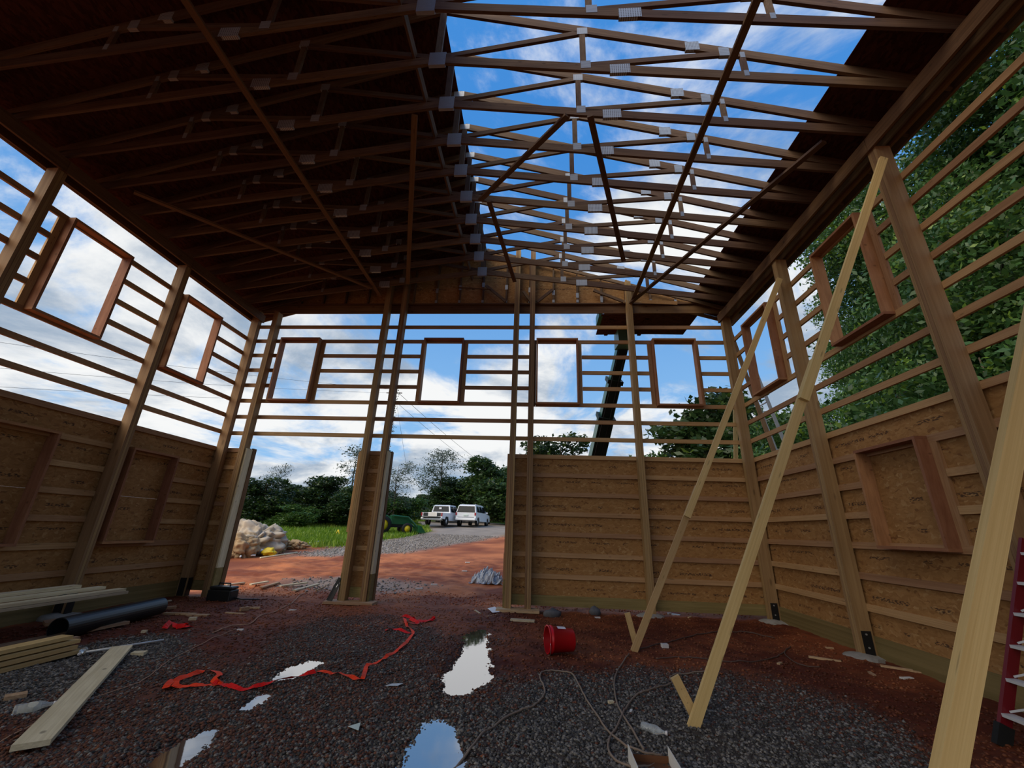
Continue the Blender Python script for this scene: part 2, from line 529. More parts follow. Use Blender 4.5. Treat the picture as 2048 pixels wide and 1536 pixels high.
def gravel_mask(x, y):
    """share of gravel against red clay"""
    n = fbm(x, y, 0.9, 4, 5) - 0.47
    def ell(cx, cy, rx, ry):
        return 1 - np.sqrt(((x - cx) / rx) ** 2 + ((y - cy) / ry) ** 2)
    g = np.maximum.reduce([ell(1.0, 3.9, 1.9, 2.3), ell(-1.6, 3.9, 3.2, 2.6) * 0.6, ell(-4.6, 4.5, 1.4, 1.6), ell(1.0, 2.0, 2.4, 2.2),
                           ell(-3.2, 6.6, 1.6, 1.1) * 0.5])
    return smooth(-0.12, 0.28, g + n * 0.9)

def outdoors(x, y):
    """(drive gravel, grass) outside the building"""
    n = (fbm(x, y, 0.35, 4, 9) - 0.47) * 5
    # the drive sweeps in front of the building and away to the cars
    D = [(-9.6, 16.6, .2), (-8.4, 17.4, 1.1), (-7.2, 19.8, 1.7), (-6.0, 26.0, 2.0), (-4.8, 33.0, 3.0), (-6.0, 40.0, 4.5), (-8.5, 48.0, 5.0)]
    dr = np.zeros(np.shape(x))
    for a, b in zip(D[:-1], D[1:]):
        dx, dy = b[0] - a[0], b[1] - a[1]
        t = np.clip(((x - a[0]) * dx + (y - a[1]) * dy) / (dx * dx + dy * dy), 0, 1)
        dd = np.hypot(x - a[0] - t * dx, y - a[1] - t * dy) - (a[2] + t * (b[2] - a[2]))
        dr = np.maximum(dr, smooth(0.6, -0.5, dd + 0.3 * n))
    dr = np.maximum(dr, smooth(1.5, 0.6, np.hypot((x + 4.6) / 2.0, (y - 11.2) / 0.9) + 0.2 * n) * 0.8)
    edge = np.where(x < -7.6, 19.4, 19.4 + (x + 7.6) * 2.4)
    gr = smooth(-0.6, 1.6, y - np.minimum(edge, 31) + n * 0.5)
    gr = np.maximum(gr, smooth(0, 2, x - 1.5) * smooth(12.5, 14, y))
    gr = gr * (1 - smooth(0.25, 0.6, dr))
    return dr, gr

def hdet(x, y):
    """the pad's fine relief"""
    ins = smooth(17.8, 15.0, y)
    g = gravel_mask(x, y)
    r = (fbm(x, y, 2.2, 4, 1) - 0.47) * 0.06 + (fbm(x, y, 11, 3, 2) - 0.44) * (0.030 - 0.010 * g)
    r = r + (fbm(x, y, 38, 2, 3) - 0.37) * 0.016
    out = smooth(9.3, 10.5, y)
    r = r + out * ((fbm(x * .5, y * 1.6, 1.4, 4, 15) - 0.47) * 0.16 + 0.03 * np.sin(x * 9 + 2 * fbm(x, y, .6, 2, 16) * 6) * (fbm(x, y, .5, 2, 17)))
    w1 = smooth(1.6, 0.0, np.minimum(np.abs(x - 4.7), np.abs(y - 9.25))) * (x > 1)
    r = r + 0.02 * w1
    p = pud(x, y)
    dip = smooth(-1.6, 0.9, p)
    r = r * (1 - 0.45 * dip) - 0.040 * dip
    return r * ins

WATER_Z = -0.016

def ray(px, py):
    return (cF * FPX + cR * (px - 1024) + cU * (768 - py)).normalized()

def G(px, py, lift=0.0):
    """the point of the ground seen at a photograph pixel"""
    d = ray(px, py)
    t = 1.0
    for i in range(4000):
        p = CAM + d * t
        if p.z <= float(hsm(p.x, p.y)): break
        t += 0.02 if t < 20 else 0.05
    return V((p.x, p.y, float(hsm(p.x, p.y)) + lift))

def at_y(px, py, y):
    d = ray(px, py)
    return CAM + d * (y / d.y)

# ------------------------------------------------------------------ ground mesh
def clay_colour(x, y):
    n = fbm(x, y, 0.8, 4, 21)[:, None]; m = fbm(x, y, 6.0, 3, 22)[:, None]
    a = np.array([0.21, 0.052, 0.018]); b = np.array([0.50, 0.165, 0.058])
    return a + (b - a) * np.clip((n - 0.47) * 2.6 + 0.42 + (m - 0.44) * 1.3, 0, 1)

def ground_tint(x, y):
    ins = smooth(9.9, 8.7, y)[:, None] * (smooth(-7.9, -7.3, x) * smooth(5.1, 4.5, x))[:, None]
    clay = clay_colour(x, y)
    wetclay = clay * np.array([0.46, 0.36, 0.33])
    g = gravel_mask(x, y)[:, None]
    m = fbm(x, y, 20, 2, 31)[:, None]
    grv = np.array([0.075, 0.058, 0.048]) * (0.55 + 0.9 * m)
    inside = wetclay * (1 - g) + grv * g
    dr, gr = outdoors(x, y)
    out = clay * 1.15
    out = out * (1 - dr[:, None]) + np.array([0.34, 0.285, 0.235]) * (0.6 + 0.8 * m) * dr[:, None]
    gcol = np.array([0.13, 0.20, 0.022]) * (0.6 + 0.8 * m)
    out = out * (1 - gr[:, None]) + gcol * gr[:, None]
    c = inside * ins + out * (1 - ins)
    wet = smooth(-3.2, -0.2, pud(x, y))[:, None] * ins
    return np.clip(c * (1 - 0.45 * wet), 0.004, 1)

def grid(name, xs, ys, detail, parent=None, drop=0.0, **kw):
    X, Y = np.meshgrid(xs, ys)
    x, y = X.ravel(), Y.ravel()
    z = hsm(x, y) + (hdet(x, y) if detail else 0) - drop
    nx, ny = len(xs), len(ys)
    i = (np.arange(ny - 1)[:, None] * nx + np.arange(nx - 1)[None, :]).ravel()
    f = np.stack([i, i + 1, i + 1 + nx, i + nx], 1)
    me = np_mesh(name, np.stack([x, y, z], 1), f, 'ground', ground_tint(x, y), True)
    return link(name, me, parent, **kw)

ground = empty('floor', (0, 0, 0), kind='structure')
# fine patch under the open pad, coarser skirts around it, all one surface
FX0, FX1, FY0, FY1 = -5.2, 4.6, 3.0, 9.4
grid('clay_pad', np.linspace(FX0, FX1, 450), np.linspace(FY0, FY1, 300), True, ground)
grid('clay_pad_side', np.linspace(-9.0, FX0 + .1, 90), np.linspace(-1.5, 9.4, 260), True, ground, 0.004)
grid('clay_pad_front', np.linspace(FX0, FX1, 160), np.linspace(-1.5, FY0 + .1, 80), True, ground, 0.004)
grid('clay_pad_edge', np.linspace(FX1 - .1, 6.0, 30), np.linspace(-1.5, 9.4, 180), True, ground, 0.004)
grid('clay_yard', np.linspace(-9.0, 6.0, 200), np.linspace(9.3, 18.0, 150), True, ground, 0.004)
grid('far_field', np.linspace(-90, 70, 320), np.linspace(17.6, 130, 200), False, ground, 0.02)
grid('left_field', np.linspace(-90, -8.7, 90), np.linspace(-40, 18.2, 60), False, ground, 0.03)
grid('right_field', np.linspace(5.8, 70, 70), np.linspace(-40, 18.2, 60), False, ground, 0.03)
grid('near_field', np.linspace(-9.0, 6.0, 30), np.linspace(-40, -1.4, 40), False, ground, 0.02)

# puddles: still water in the dips
for (x0, x1, y0, y1), lab in zip([(-1.2, -0.45, 4.45, 7.6), (-1.05, -0.2, 2.6, 4.15), (-2.85, -2.3, 4.6, 5.55), (-2.62, -2.32, 3.95, 4.5), (-2.6, -2.25, 3.05, 3.8)],
        ['long rain puddle stretching toward the right door post, mirroring the cloud',
         'wide rain puddle cut off by the lower frame edge, crossed by the brown cord',
         'bright oval puddle beside the orange ribbon',
         'tiny broken puddle just below the orange ribbon',
         'small ragged puddle in the clay near the lower frame edge, right of the pale board']):
    nx, ny = 24, 40
    xs = np.linspace(x0, x1, nx); ys = np.linspace(y0, y1, ny)
    X, Y = np.meshgrid(xs, ys); x, y = X.ravel(), Y.ravel()
    i = (np.arange(ny - 1)[:, None] * nx + np.arange(nx - 1)[None, :]).ravel()
    f = np.stack([i, i + 1, i + 1 + nx, i + nx], 1)
    keep = (pud(x, y)[f] > -1.0).any(1)
    f = f[keep]
    used, inv = np.unique(f, return_inverse=True)
    me = np_mesh('puddle', np.stack([x, y, np.full_like(x, WATER_Z)], 1)[used], inv.reshape(f.shape), 'water')
    tag(link('puddle', me), lab, 'puddle')

# gravel: loose stones as geometry
def scatter(name, n, accept, size, tintf, kind_label, cat, x0, x1, y0, y1, mk='gravel', near=True):
    u = RNG.random(n * 3)
    # denser toward the camera, where single stones can be told apart
    yy = y0 + (y1 - y0) * u ** (1.7 if near else 1.0)
    xx = x0 + (x1 - x0) * RNG.random(n * 3)
    k = np.where(RNG.random(n * 3) < accept(xx, yy))[0][:n]
    x, y = xx[k], yy[k]; n = len(k)
    s = size * (0.5 + 0.9 * RNG.random(n) ** 2)
    z = hsm(x, y) + hdet(x, y) + s * 0.15
    base = np.array([(1, 0, 0), (-1, 0, 0), (0, 1, 0), (0, -1, 0), (0, 0, 1), (0, 0, -1)], float)
    vs = base[None] * (0.65 + 0.6 * RNG.random((n, 6, 1))) + 0.25 * (RNG.random((n, 6, 3)) - .5)
    vs[:, :, 2] *= 0.6
    a = RNG.random(n) * 6.283
    ca, sa = np.cos(a)[:, None], np.sin(a)[:, None]
    X = vs[:, :, 0] * ca - vs[:, :, 1] * sa; Y = vs[:, :, 0] * sa + vs[:, :, 1] * ca
    P = np.stack([X * s[:, None] + x[:, None], Y * s[:, None] + y[:, None], vs[:, :, 2] * s[:, None] + z[:, None]], 2).reshape(-1, 3)
    tri = np.array([(0, 2, 4), (2, 1, 4), (1, 3, 4), (3, 0, 4), (2, 0, 5), (1, 2, 5), (3, 1, 5), (0, 3, 5)])
    F = (tri[None] + 6 * np.arange(n)[:, None, None]).reshape(-1, 3)
    t = np.repeat(tintf(x, y), 6, 0)
    me = np_mesh(name, P, F, mk, t)
    return tag(link(name, me), kind_label, cat, kind='stuff')

def grav_tint(x, y):
    n = len(x)
    v = (0.04 + 0.24 * RNG.random(n) ** 1.7)[:, None]
    base = np.array([1.0, 0.91, 0.81])[None] * v
    red = np.array([0.12, 0.045, 0.025])[None] * (0.5 + RNG.random(n))[:, None]
    g = gravel_mask(x, y)
    far = smooth(0.2, 1.0, 1 - np.sqrt(((x - 1.0) / 2.6) ** 2 + ((y - 3.2) / 2.6) ** 2) + 0.4)
    left = smooth(-3.9, -4.6, x)
    k = np.clip(0.62 - 0.6 * np.maximum(far, left) + 0.25 * (1 - g), 0, 1)
    pick = (RNG.random(n) < k)[:, None]
    return np.where(pick, red, base)
def clod_tint(x, y):
    return clay_colour(x, y) * ((0.34 + 0.40 * RNG.random(len(x))) * (1 + 1.7 * smooth(8.6, 9.8, y)))[:, None]
dry = lambda x, y: 1 - smooth(-0.35, 0.15, pud(x, y)) * 0.985
scatter('gravel', 82000, lambda x, y: gravel_mask(x, y) * dry(x, y), 0.0165, grav_tint,
        'loose grey crushed stone spread over the clay floor', 'gravel', -5.6, 3.4, 3.0, 8.6)
scatter('clay_clods', 16000, lambda x, y: (1 - gravel_mask(x, y)) * dry(x, y) * (np.abs(y - 9.2) > 0.16), 0.020, clod_tint,
        'crumbs of damp red clay over the floor', 'clay', -7.15, 4.35, 3.2, 10.8)
def drive_tint(x, y):
    n = len(x)
    return (0.12 + 0.32 * RNG.random(n))[:, None] * np.array([1.0, 0.88, 0.76])[None]
scatter('drive_gravel', 9000, lambda x, y: outdoors(x, y)[0], 0.035, drive_tint,
        'grey gravel of the drive outside the door openings', 'gravel', -12, 0.5, 10, 30, near=False)

# ------------------------------------------------------------------ building dimensions
XL, XR, YB = -7.472, 4.611, 9.187          # outer faces of the posts = inner faces of the girts
XC = (XL + XR) / 2
PD, PW = 0.19, 0.13                         # post depth and width
GZ = [6.32 - 0.4064 * i for i in range(15)] # girt heights, top to bottom
YP = [9.02, 6.70, 4.29, 1.85, -0.60, -3.04, -5.48]        # posts along the side walls, near edges
Y_END = -5.5  # unseen barn length added behind the camera to hold light back

wall_left = empty('wall_left', (XL, 4, 0), kind='structure')
wall_right = empty('wall_right', (XR, 4, 0), kind='structure')
wall_back = empty('wall_back', (XC, YB, 0), kind='structure')
ceiling = empty('ceiling', (XC, 4, 6.7), kind='structure')

def post(parent, x0, x1, y0, y1, z1, plies_x):
    """three planks laminated into one post"""
    n = 3
    for i in range(n):
        if plies_x:
            a = x0 + (x1 - x0) * i / n; b = x0 + (x1 - x0) * (i + 1) / n
            box('post_ply', (a + .0015, y0, -0.15), (b - .0015, y1, z1 - (0.02 * ((i * 7) % 3))), 'post', parent)
        else:
            a = y0 + (y1 - y0) * i / n; b = y0 + (y1 - y0) * (i + 1) / n
            box('post_ply', (x0, a + .0015, -0.15), (x1, b - .0015, z1), 'post', parent)

# side walls -------------------------------------------------------
LWIN = [((4.77, 5.77), (4.288, 5.93)), ((7.0, 8.0), (4.288, 5.93)), ((4.77, 5.77), (1.06, 2.70)), ((6.98, 7.98), (1.06, 2.70))]
RWIN = [((4.94, 5.94), (4.288, 5.93)), ((7.37, 8.37), (4.288, 5.93)), ((5.05, 6.05), (1.42, 2.70))]
wcount = [0]
def window(axis, u0, u1, z0, z1, face, sgn, axname):
    """rough window buck: 2x6 head, sill and jambs standing proud of the girts; flat trimmers beside it.
    axis 'y': the wall runs along y (side walls), face = girt inner face, sgn = direction into the room"""
    wcount[0] += 1
    def P(u, d, z):
        return V((face + sgn * d, u, z)) if axis == 'y' else V((u, face + sgn * d, z))
    e = empty('window_%d' % wcount[0], P((u0 + u1) / 2, 0, z0), kind='structure')
    d0, d1 = -0.036, 0.145
    T = 0.038
    def bx(name, ua, ub, da, db, za, zb, mk='frame'):
        a, b = P(ua, da, za), P(ub, db, zb)
        lo = V([min(a[i], b[i]) for i in range(3)]); hi = V([max(a[i], b[i]) for i in range(3)])
        box(name, lo, hi, mk, e)
    bx('head', u0, u1, d0, d1, z1 - T, z1)
    bx('sill', u0, u1, d0, d1, z0 - 0.005, z0 + T - 0.005)
    bx('jamb', u0, u0 + T, d0, d1, z0 + T - 0.005, z1 - T)
    bx('jamb', u1 - T, u1, d0, d1, z0 + T - 0.005, z1 - T)
    bx('trimmer', u0 - 0.092, u0 - 0.003, -0.037, -0.001, z0 + 0.01, z1 - 0.04, 'girt')
    bx('trimmer', u1 + 0.003, u1 + 0.092, -0.037, -0.001, z0 + 0.01, z1 - 0.04, 'girt')
    return e

def gaps(lo, hi, z, wins, clr=0.095):
    segs = [(lo, hi)]
    for (u0, u1), (z0, z1) in wins:
        if z0 + 0.06 < z < z1 - 0.06:
            ns = []
            for a, b in segs:
                if u1 + clr <= a or u0 - clr >= b: ns.append((a, b))
                else:
                    if u0 - clr > a: ns.append((a, u0 - clr))
                    if u1 + clr < b: ns.append((u1 + clr, b))
            segs = ns
    return segs

def osb_panel(name, parent, origin, ux, uz, w_, h_, th=0.011, mk='osb'):
    """sheet with its own flat object space: x along the sheet, z across it"""
    bm = bmesh.new()
    bm_box(bm, (-w_ / 2, -th / 2, -h_ / 2), (w_ / 2, th / 2, h_ / 2))
    me = bm_mesh('osb_sheet', bm, mk)
    ux, uz = V(ux), V(uz)
    uy = uz.cross(ux)
    c = V(origin)
    mw = Matrix(((ux.x, uy.x, uz.x, c.x), (ux.y, uy.y, uz.y, c.y), (ux.z, uy.z, uz.z, c.z), (0, 0, 0, 1)))
    return link(name, me, parent, mw)

def osb_wall(parent, fixed, lo, hi, rows, axis, joints):
    for (za, zb), off in zip(rows, joints):
        e = [lo]
        k = off
        while k <= lo + 0.15: k += 2.44
        while k < hi - 0.15:
            e.append(k); k += 2.44
        e.append(hi)
        for a, b in zip(e[:-1], e[1:]):
            c = ((fixed, (a + b) / 2, (za + zb) / 2) if axis == 'y' else ((a + b) / 2, fixed, (za + zb) / 2))
            osb_panel('osb_sheet', parent, c, (0, 1, 0) if axis == 'y' else (1, 0, 0), (0, 0, 1), b - a - 0.001, zb - za - 0.001)

ROWS = [(0.09, 0.63), (0.63, 1.85), (1.85, 3.07 + 0.035)]
for side, wl, X, sgn, wins in (('left', wall_left, XL, 1, LWIN), ('right', wall_right, XR, -1, RWIN)):
    gx = X - sgn * 0.019
    for y in YP:
        x0, x1 = (X, X + sgn * PD) if sgn > 0 else (X + sgn * PD, X)
        post(wl, x0, x1, y, y + PW, 6.44 if y < 9 else 6.70, False)
    for i in range(1, 15):
        z = GZ[i]
        for a, b in gaps(Y_END, YB - 0.002 if True else 0, z, wins):
            # boards butt at post centres
            cuts = [a] + [y + PW / 2 for y in sorted(YP[1:]) if a + 0.3 < y + PW / 2 < b - 0.3 and (i + round(y)) % 2 == 0] + [b]
            for c0, c1 in zip(cuts[:-1], cuts[1:]):
                box('girt', (gx - .019, c0 + .002, z - .0445), (gx + .019, c1 - .002, z + .0445), 'girt', wl)
    osb_wall(wl, X - sgn * 0.0445, Y_END, YB + 0.03, ROWS, 'y', [1.1, 2.35, 1.15])
    # splash board at the bottom and eave beams at the top
    box('splash_board', (gx - .019, Y_END, -0.08), (gx + .019, YB, 0.28), 'treated', wl)
    xo = X - sgn * 0.019
    box('header_beam', (xo - .019, Y_END, 6.43), (xo + .019, YB + .03, 6.635), 'header', wl)
    xi = X + sgn * (PD + 0.019)
    ys = [Y_END, -0.5, 2.0, 4.36, 6.77, YB]
    for a, b in zip(ys[:-1], ys[1:]):
        box('header_beam', (xi - .019, a + .002, 6.43), (xi + .019, b - .002, 6.635), 'header', wl)
    for (u0, u1), (z0, z1) in wins:
        window('y', u0, u1, z0, z1, X, sgn, side)
    # black steel post shoes
    for y in YP[:3]:
        if side == 'right':
            box('steel_shoe', (X - PD + 0.035, y - 0.012, 0.0), (X - 0.03, y - 0.002, 0.34), 'black_steel', wl)
            for zb in (0.30, 0.14):
                bm = bmesh.new()
                bmesh.ops.create_cone(bm, cap_ends=True, segments=6, radius1=0.012, radius2=0.012, depth=0.012)
                link('bolt', bm_mesh('bolt', bm, 'bolt'), wl, Matrix.Translation((X - 0.1, y - 0.018, zb)) @ Matrix.Rotation(math.pi / 2, 4, 'X'))
        else:
            box('steel_shoe', (X + 0.03, y - 0.012, 0.0), (X + PD - 0.03, y - 0.002, 0.34), 'black_steel', wl)
            box('steel_shoe', (X + PD + 0.002, y + 0.01, 0.0), (X + PD + 0.012, y + PW - 0.01, 0.34), 'black_steel', wl)

# unseen barn end added behind camera for light: sheeted above an open doorway
wall_front_added = empty('wall_front_added', (XC, Y_END, 0), kind='structure')
for za, zb in ((4.93, 6.15), (6.15, 6.9)):
    for i in range(5):
        xa = XL + (XR - XL) * i / 5
        osb_panel('osb_sheet', wall_front_added, (xa + (XR - XL) / 10, Y_END - 0.02, (za + zb) / 2), (1, 0, 0), (0, 0, 1), (XR - XL) / 5 - .002, zb - za - .002)

# back wall --------------------------------------------------------
def roof_z(x):          # centre line of the top chord
    return 8.62 - 0.303 * abs(x - XC)
def ceil_z(x):          # centre line of the bottom chord
    return 7.54 - 0.138 * abs(x - XC)

BP = [(-6.90, 6.70), (-3.99, 7.7), (-3.55, 7.85), (-0.63, 8.56), (-0.235, 8.52), (2.17, 7.57)]
for x, zt in BP:
    post(wall_back, x, x + PW, YB - PD, YB, zt, True)
BWIN = [((-6.58, -5.55), (4.275, 5.95)), ((-2.86, -1.86), (4.275, 5.95)), ((-0.06, 0.95), (4.275, 5.95)), ((2.72, 3.74), (4.275, 5.95))]
SOLID = [(-7.472, -6.77), (-3.99, -3.42), (-0.63, XR)]
gy = YB + 0.019
for i in range(15):
    z = GZ[i]
    if i <= 7:
        spans = gaps(XL, XR, z, BWIN)
    else:
        spans = SOLID
    for a, b in spans:
        cuts = [a] + [x for x in (-3.9, -0.17 + 0.1 * (i % 2), 2.235) if a + .4 < x < b - .4 and (i + int(x)) % 3 != 1] + [b]
        for c0, c1 in zip(cuts[:-1], cuts[1:]):
            box('girt', (c0 + .002, gy - .019, z - .0445), (c1 - .002, gy + .019, z + .0445), 'girt', wall_back)
for (u0, u1), (z0, z1) in BWIN:
    window('x', u0, u1, z0, z1, YB, -1, 'back')
for a, b in SOLID:
    osb_wall(wall_back, YB + 0.0445, a, b, ROWS, 'x', [1.77, 0.2, 1.31])
    box('splash_board', (a, gy - .019, 0.09), (b, gy + .019, 0.28), 'treated', wall_back)
for a, b in ((XL, -3.9), (-3.9, -0.17), (-0.17, 2.235), (2.235, XR)):
    box('header_beam', (a + .002, YB, 6.72), (b - .002, YB + .038, 6.95), 'header', wall_back)
# door jambs: pale board on the opening side with a dark treated foot, ragged sheet edge behind
for x, d in ((-6.77, 1), (-3.42, 1), (-3.99, -1), (-0.63, -1)):
    xa, xb = (x + .002, x + .040) if d > 0 else (x - .040, x - .002)
    box('door_jamb', (xa, YB - 0.15, 0.55), (xb, YB + 0.05, 3.09), 'pale' if d > 0 else 'girt', wall_back)
    box('door_jamb_foot', (xa, YB - 0.15, 0.0), (xb, YB + 0.05, 0.548), 'treated', wall_back)
    xc, xd = (x + .002, x + .055) if d > 0 else (x - .055, x - .002)
    box('door_trim', (xc, YB + 0.055, 0.03), (xd, YB + 0.17, 3.12), 'header', wall_back)
box('door_trim', (-4.16, 9.25, 1.34), (-4.06, 9.29, 3.10), 'girt', wall_back)
# gable end: studs, plates and clipped sheets up to the roof line
box('gable_plate', (XL + .05, YB - 0.045, 6.955), (XR - .05, YB + 0.038, 6.99), 'header', wall_back)
k = 0
for i in range(-10, 10):
    x = -1.47 + 0.61 * i
    if x < XL + 0.5 or x > XR - 0.5: continue
    zt = roof_z(x) - 0.05
    if zt < 7.05: continue
    box('gable_stud', (x - .019, YB - 0.045, 6.995), (x + .019, YB + 0.038, zt), 'truss', wall_back)
    if x > -3.2:
        box('nail_plate', (x - .03, YB - 0.049, 7.0), (x + .03, YB - 0.0455, 7.08), 'plate', wall_back)
        if zt > 7.5:
            zc = ceil_z(x)
            box('nail_plate', (x - .035, YB - 0.049, zc - .07), (x + .035, YB - 0.0455, zc + .07), 'plate', wall_back)
for sx in (1, -1):
    x0, x1 = XC, (XR if sx > 0 else XL)
    board('gable_chord', (x0, YB - 0.07, roof_z(x0)), (x1 + sx * .3, YB - 0.07, roof_z(x1 + sx * .3)), 0.089, 0.038, 'truss', wall_back)
for a, b in (((0.34, 7.36), (-0.06, 7.0)), ((-0.42, 7.32), (-0.20, 7.0)), ((1.38, 7.34), (2.12, 7.0)), ((-1.40, 7.5), (-0.86, 7.02))):
    board('gable_brace', (a[0], YB - 0.075, a[1]), (b[0], YB - 0.075, b[1]), 0.07, 0.038, 'truss', wall_back)
board('loose_cleat', (2.55, YB - 0.12, 6.98), (3.42, YB - 0.12, 6.93), 0.10, 0.011, 'osb', wall_back)
board('loose_cleat', (-2.1, YB - 0.2, 7.36), (-1.25, YB - 0.2, 7.30), 0.05, 0.02, 'truss', wall_back, up=(0, 1, 0.2))
def gable_sheet(x0, x1):
    bm = bmesh.new()
    y0, y1 = YB + 0.0405, YB + 0.0515
    xs = [x0] + ([XC] if x0 < XC < x1 else []) + [x1]
    prof = [(x0, 6.78)] + [(x1, 6.78)] + [(x, roof_z(x) + 0.02) for x in reversed(xs)]
    c = V(((x0 + x1) / 2, (y0 + y1) / 2, 7.4))
    a = [bm.verts.new((p[0] - c.x, y0 - c.y, p[1] - c.z)) for p in prof]
    b = [bm.verts.new((p[0] - c.x, y1 - c.y, p[1] - c.z)) for p in prof]
    bm.faces.new(a); bm.faces.new(b[::-1])
    for i in range(len(a)):
        bm.faces.new((a[i], b[i], b[(i + 1) % len(a)], a[(i + 1) % len(a)]))
    link('gable_osb_sheet', bm_mesh('gable_osb_sheet', bm, 'osb'), wall_back, Matrix.Translation(c))
e = [XL + .02, -6.35, -5.13, -3.91, -2.69, -1.47, -0.25, 0.97, 2.19, 3.41, XR - .02]
for a, b in zip(e[:-1], e[1:]): gable_sheet(a + .002, b - .002)

# ------------------------------------------------------------------ trusses
ORD = ['first', 'second', 'third', 'fourth', 'fifth', 'sixth', 'seventh', 'eighth', 'ninth', 'tenth']
def make_truss(y):
    t = empty('roof_truss', (XC, y, 6.7))
    C = lambda x, z: V((x, y, z))
    T = 0.038
    for s in (1, -1):
        xe = XC + s * (6.0415)
        xs = XC + s * 2.45
        # bottom chord in two pieces joined by a splice plate
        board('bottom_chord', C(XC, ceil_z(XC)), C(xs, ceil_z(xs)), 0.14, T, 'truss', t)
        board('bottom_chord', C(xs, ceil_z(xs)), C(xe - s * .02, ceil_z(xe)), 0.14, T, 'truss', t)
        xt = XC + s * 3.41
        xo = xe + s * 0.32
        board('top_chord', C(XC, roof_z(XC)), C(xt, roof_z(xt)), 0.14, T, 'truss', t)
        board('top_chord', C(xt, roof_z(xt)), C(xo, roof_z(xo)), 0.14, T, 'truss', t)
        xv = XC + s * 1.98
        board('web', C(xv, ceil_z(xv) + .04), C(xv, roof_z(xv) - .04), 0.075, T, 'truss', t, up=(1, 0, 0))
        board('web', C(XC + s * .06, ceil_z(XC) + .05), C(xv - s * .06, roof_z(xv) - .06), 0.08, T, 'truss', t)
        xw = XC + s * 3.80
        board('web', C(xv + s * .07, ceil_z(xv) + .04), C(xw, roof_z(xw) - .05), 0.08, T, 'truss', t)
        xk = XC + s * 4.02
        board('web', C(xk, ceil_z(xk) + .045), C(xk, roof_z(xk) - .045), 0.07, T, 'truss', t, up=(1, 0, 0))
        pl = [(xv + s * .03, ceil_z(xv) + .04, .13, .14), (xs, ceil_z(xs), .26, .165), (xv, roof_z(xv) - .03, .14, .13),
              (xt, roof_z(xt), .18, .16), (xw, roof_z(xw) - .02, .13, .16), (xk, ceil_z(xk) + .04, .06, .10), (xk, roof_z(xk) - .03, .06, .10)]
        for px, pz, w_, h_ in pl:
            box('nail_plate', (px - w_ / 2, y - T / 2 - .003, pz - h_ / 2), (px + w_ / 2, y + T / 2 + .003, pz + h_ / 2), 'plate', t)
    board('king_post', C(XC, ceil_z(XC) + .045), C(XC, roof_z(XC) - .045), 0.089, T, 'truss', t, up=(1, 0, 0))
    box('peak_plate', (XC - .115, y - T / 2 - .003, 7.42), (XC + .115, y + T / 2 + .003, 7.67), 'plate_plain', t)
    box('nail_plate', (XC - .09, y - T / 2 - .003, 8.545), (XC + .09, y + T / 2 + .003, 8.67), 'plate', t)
    return t
tr0 = make_truss(8.58)
for k in range(10):
    y = 8.58 - 0.61 * k
    t = tr0 if k == 0 else copy_tree(tr0, None, (XC, y, 6.7))
    tag(t, 'pale pine scissor roof truss, %s in from the sheathed back gable' % ORD[k], 'roof truss', 'scissor trusses across the barn')
# long boards tying the trusses together, nailed under the bottom chords
def tie(x0, y0, x1, y1, dz=0.090, wd=0.089, mk='truss'):
    up = V((0.0, 1.0, 0.0)) if abs(x1 - x0) > abs(y1 - y0) else V((1.0, 0.0, 0.0))
    board('lateral_tie', (x0, y0, ceil_z(x0) - dz), (x1, y1, ceil_z(x1) - dz), wd, 0.038, mk, ceiling, up)
tie(2.30, 1.9, 2.30, 9.1)
tie(3.90, 4.40, 2.25, 9.05, 0.129)
tie(0.38, 4.30, -1.15, 6.10); tie(0.70, 4.25, 1.78, 7.40, 0.129); tie(-0.98, 6.1, -0.62, 8.7)
tie(-4.08, 1.6, -4.10, 8.9, mk='header'); tie(-6.85, 5.0, -4.15, 8.50, 0.129, mk='header'); tie(-1.92, 4.35, -3.28, 8.55, mk='header')
board('lateral_tie', (XC - .32, 1.9, 7.62), (XC - .32, 9.0, 7.62), 0.089, 0.038, 'truss', ceiling, (0.3, 0, 1))

# roof sheathing: whole left slope, only the lowest row on the right in view
SL = math.atan(0.303)
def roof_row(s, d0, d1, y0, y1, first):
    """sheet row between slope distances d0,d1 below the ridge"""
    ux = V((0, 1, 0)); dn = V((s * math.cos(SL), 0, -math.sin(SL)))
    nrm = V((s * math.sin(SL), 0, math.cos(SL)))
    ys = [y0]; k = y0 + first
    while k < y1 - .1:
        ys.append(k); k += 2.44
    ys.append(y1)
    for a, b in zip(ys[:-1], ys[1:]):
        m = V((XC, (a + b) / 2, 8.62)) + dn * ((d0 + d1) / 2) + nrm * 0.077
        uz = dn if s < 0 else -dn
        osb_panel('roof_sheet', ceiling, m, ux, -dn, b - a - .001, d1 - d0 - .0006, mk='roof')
tot = 6.36 / math.cos(SL)
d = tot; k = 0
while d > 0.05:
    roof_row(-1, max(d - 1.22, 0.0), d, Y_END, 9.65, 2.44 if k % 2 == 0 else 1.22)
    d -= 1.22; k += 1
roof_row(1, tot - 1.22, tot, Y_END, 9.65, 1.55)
d = tot - 1.22  # unseen right slope, sheathed behind the camera to cut light
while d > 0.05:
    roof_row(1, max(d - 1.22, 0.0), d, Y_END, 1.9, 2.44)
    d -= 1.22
for i in range(4):  # added rafters carrying that unseen sheathing
    y = 1.6 - 2.3 * i
    for sx in (1, -1):
        board('rafter', (XC, y, roof_z(XC)), (XC + sx * 6.3, y, roof_z(XC + sx * 6.3)), 0.14, 0.038, 'truss', ceiling)
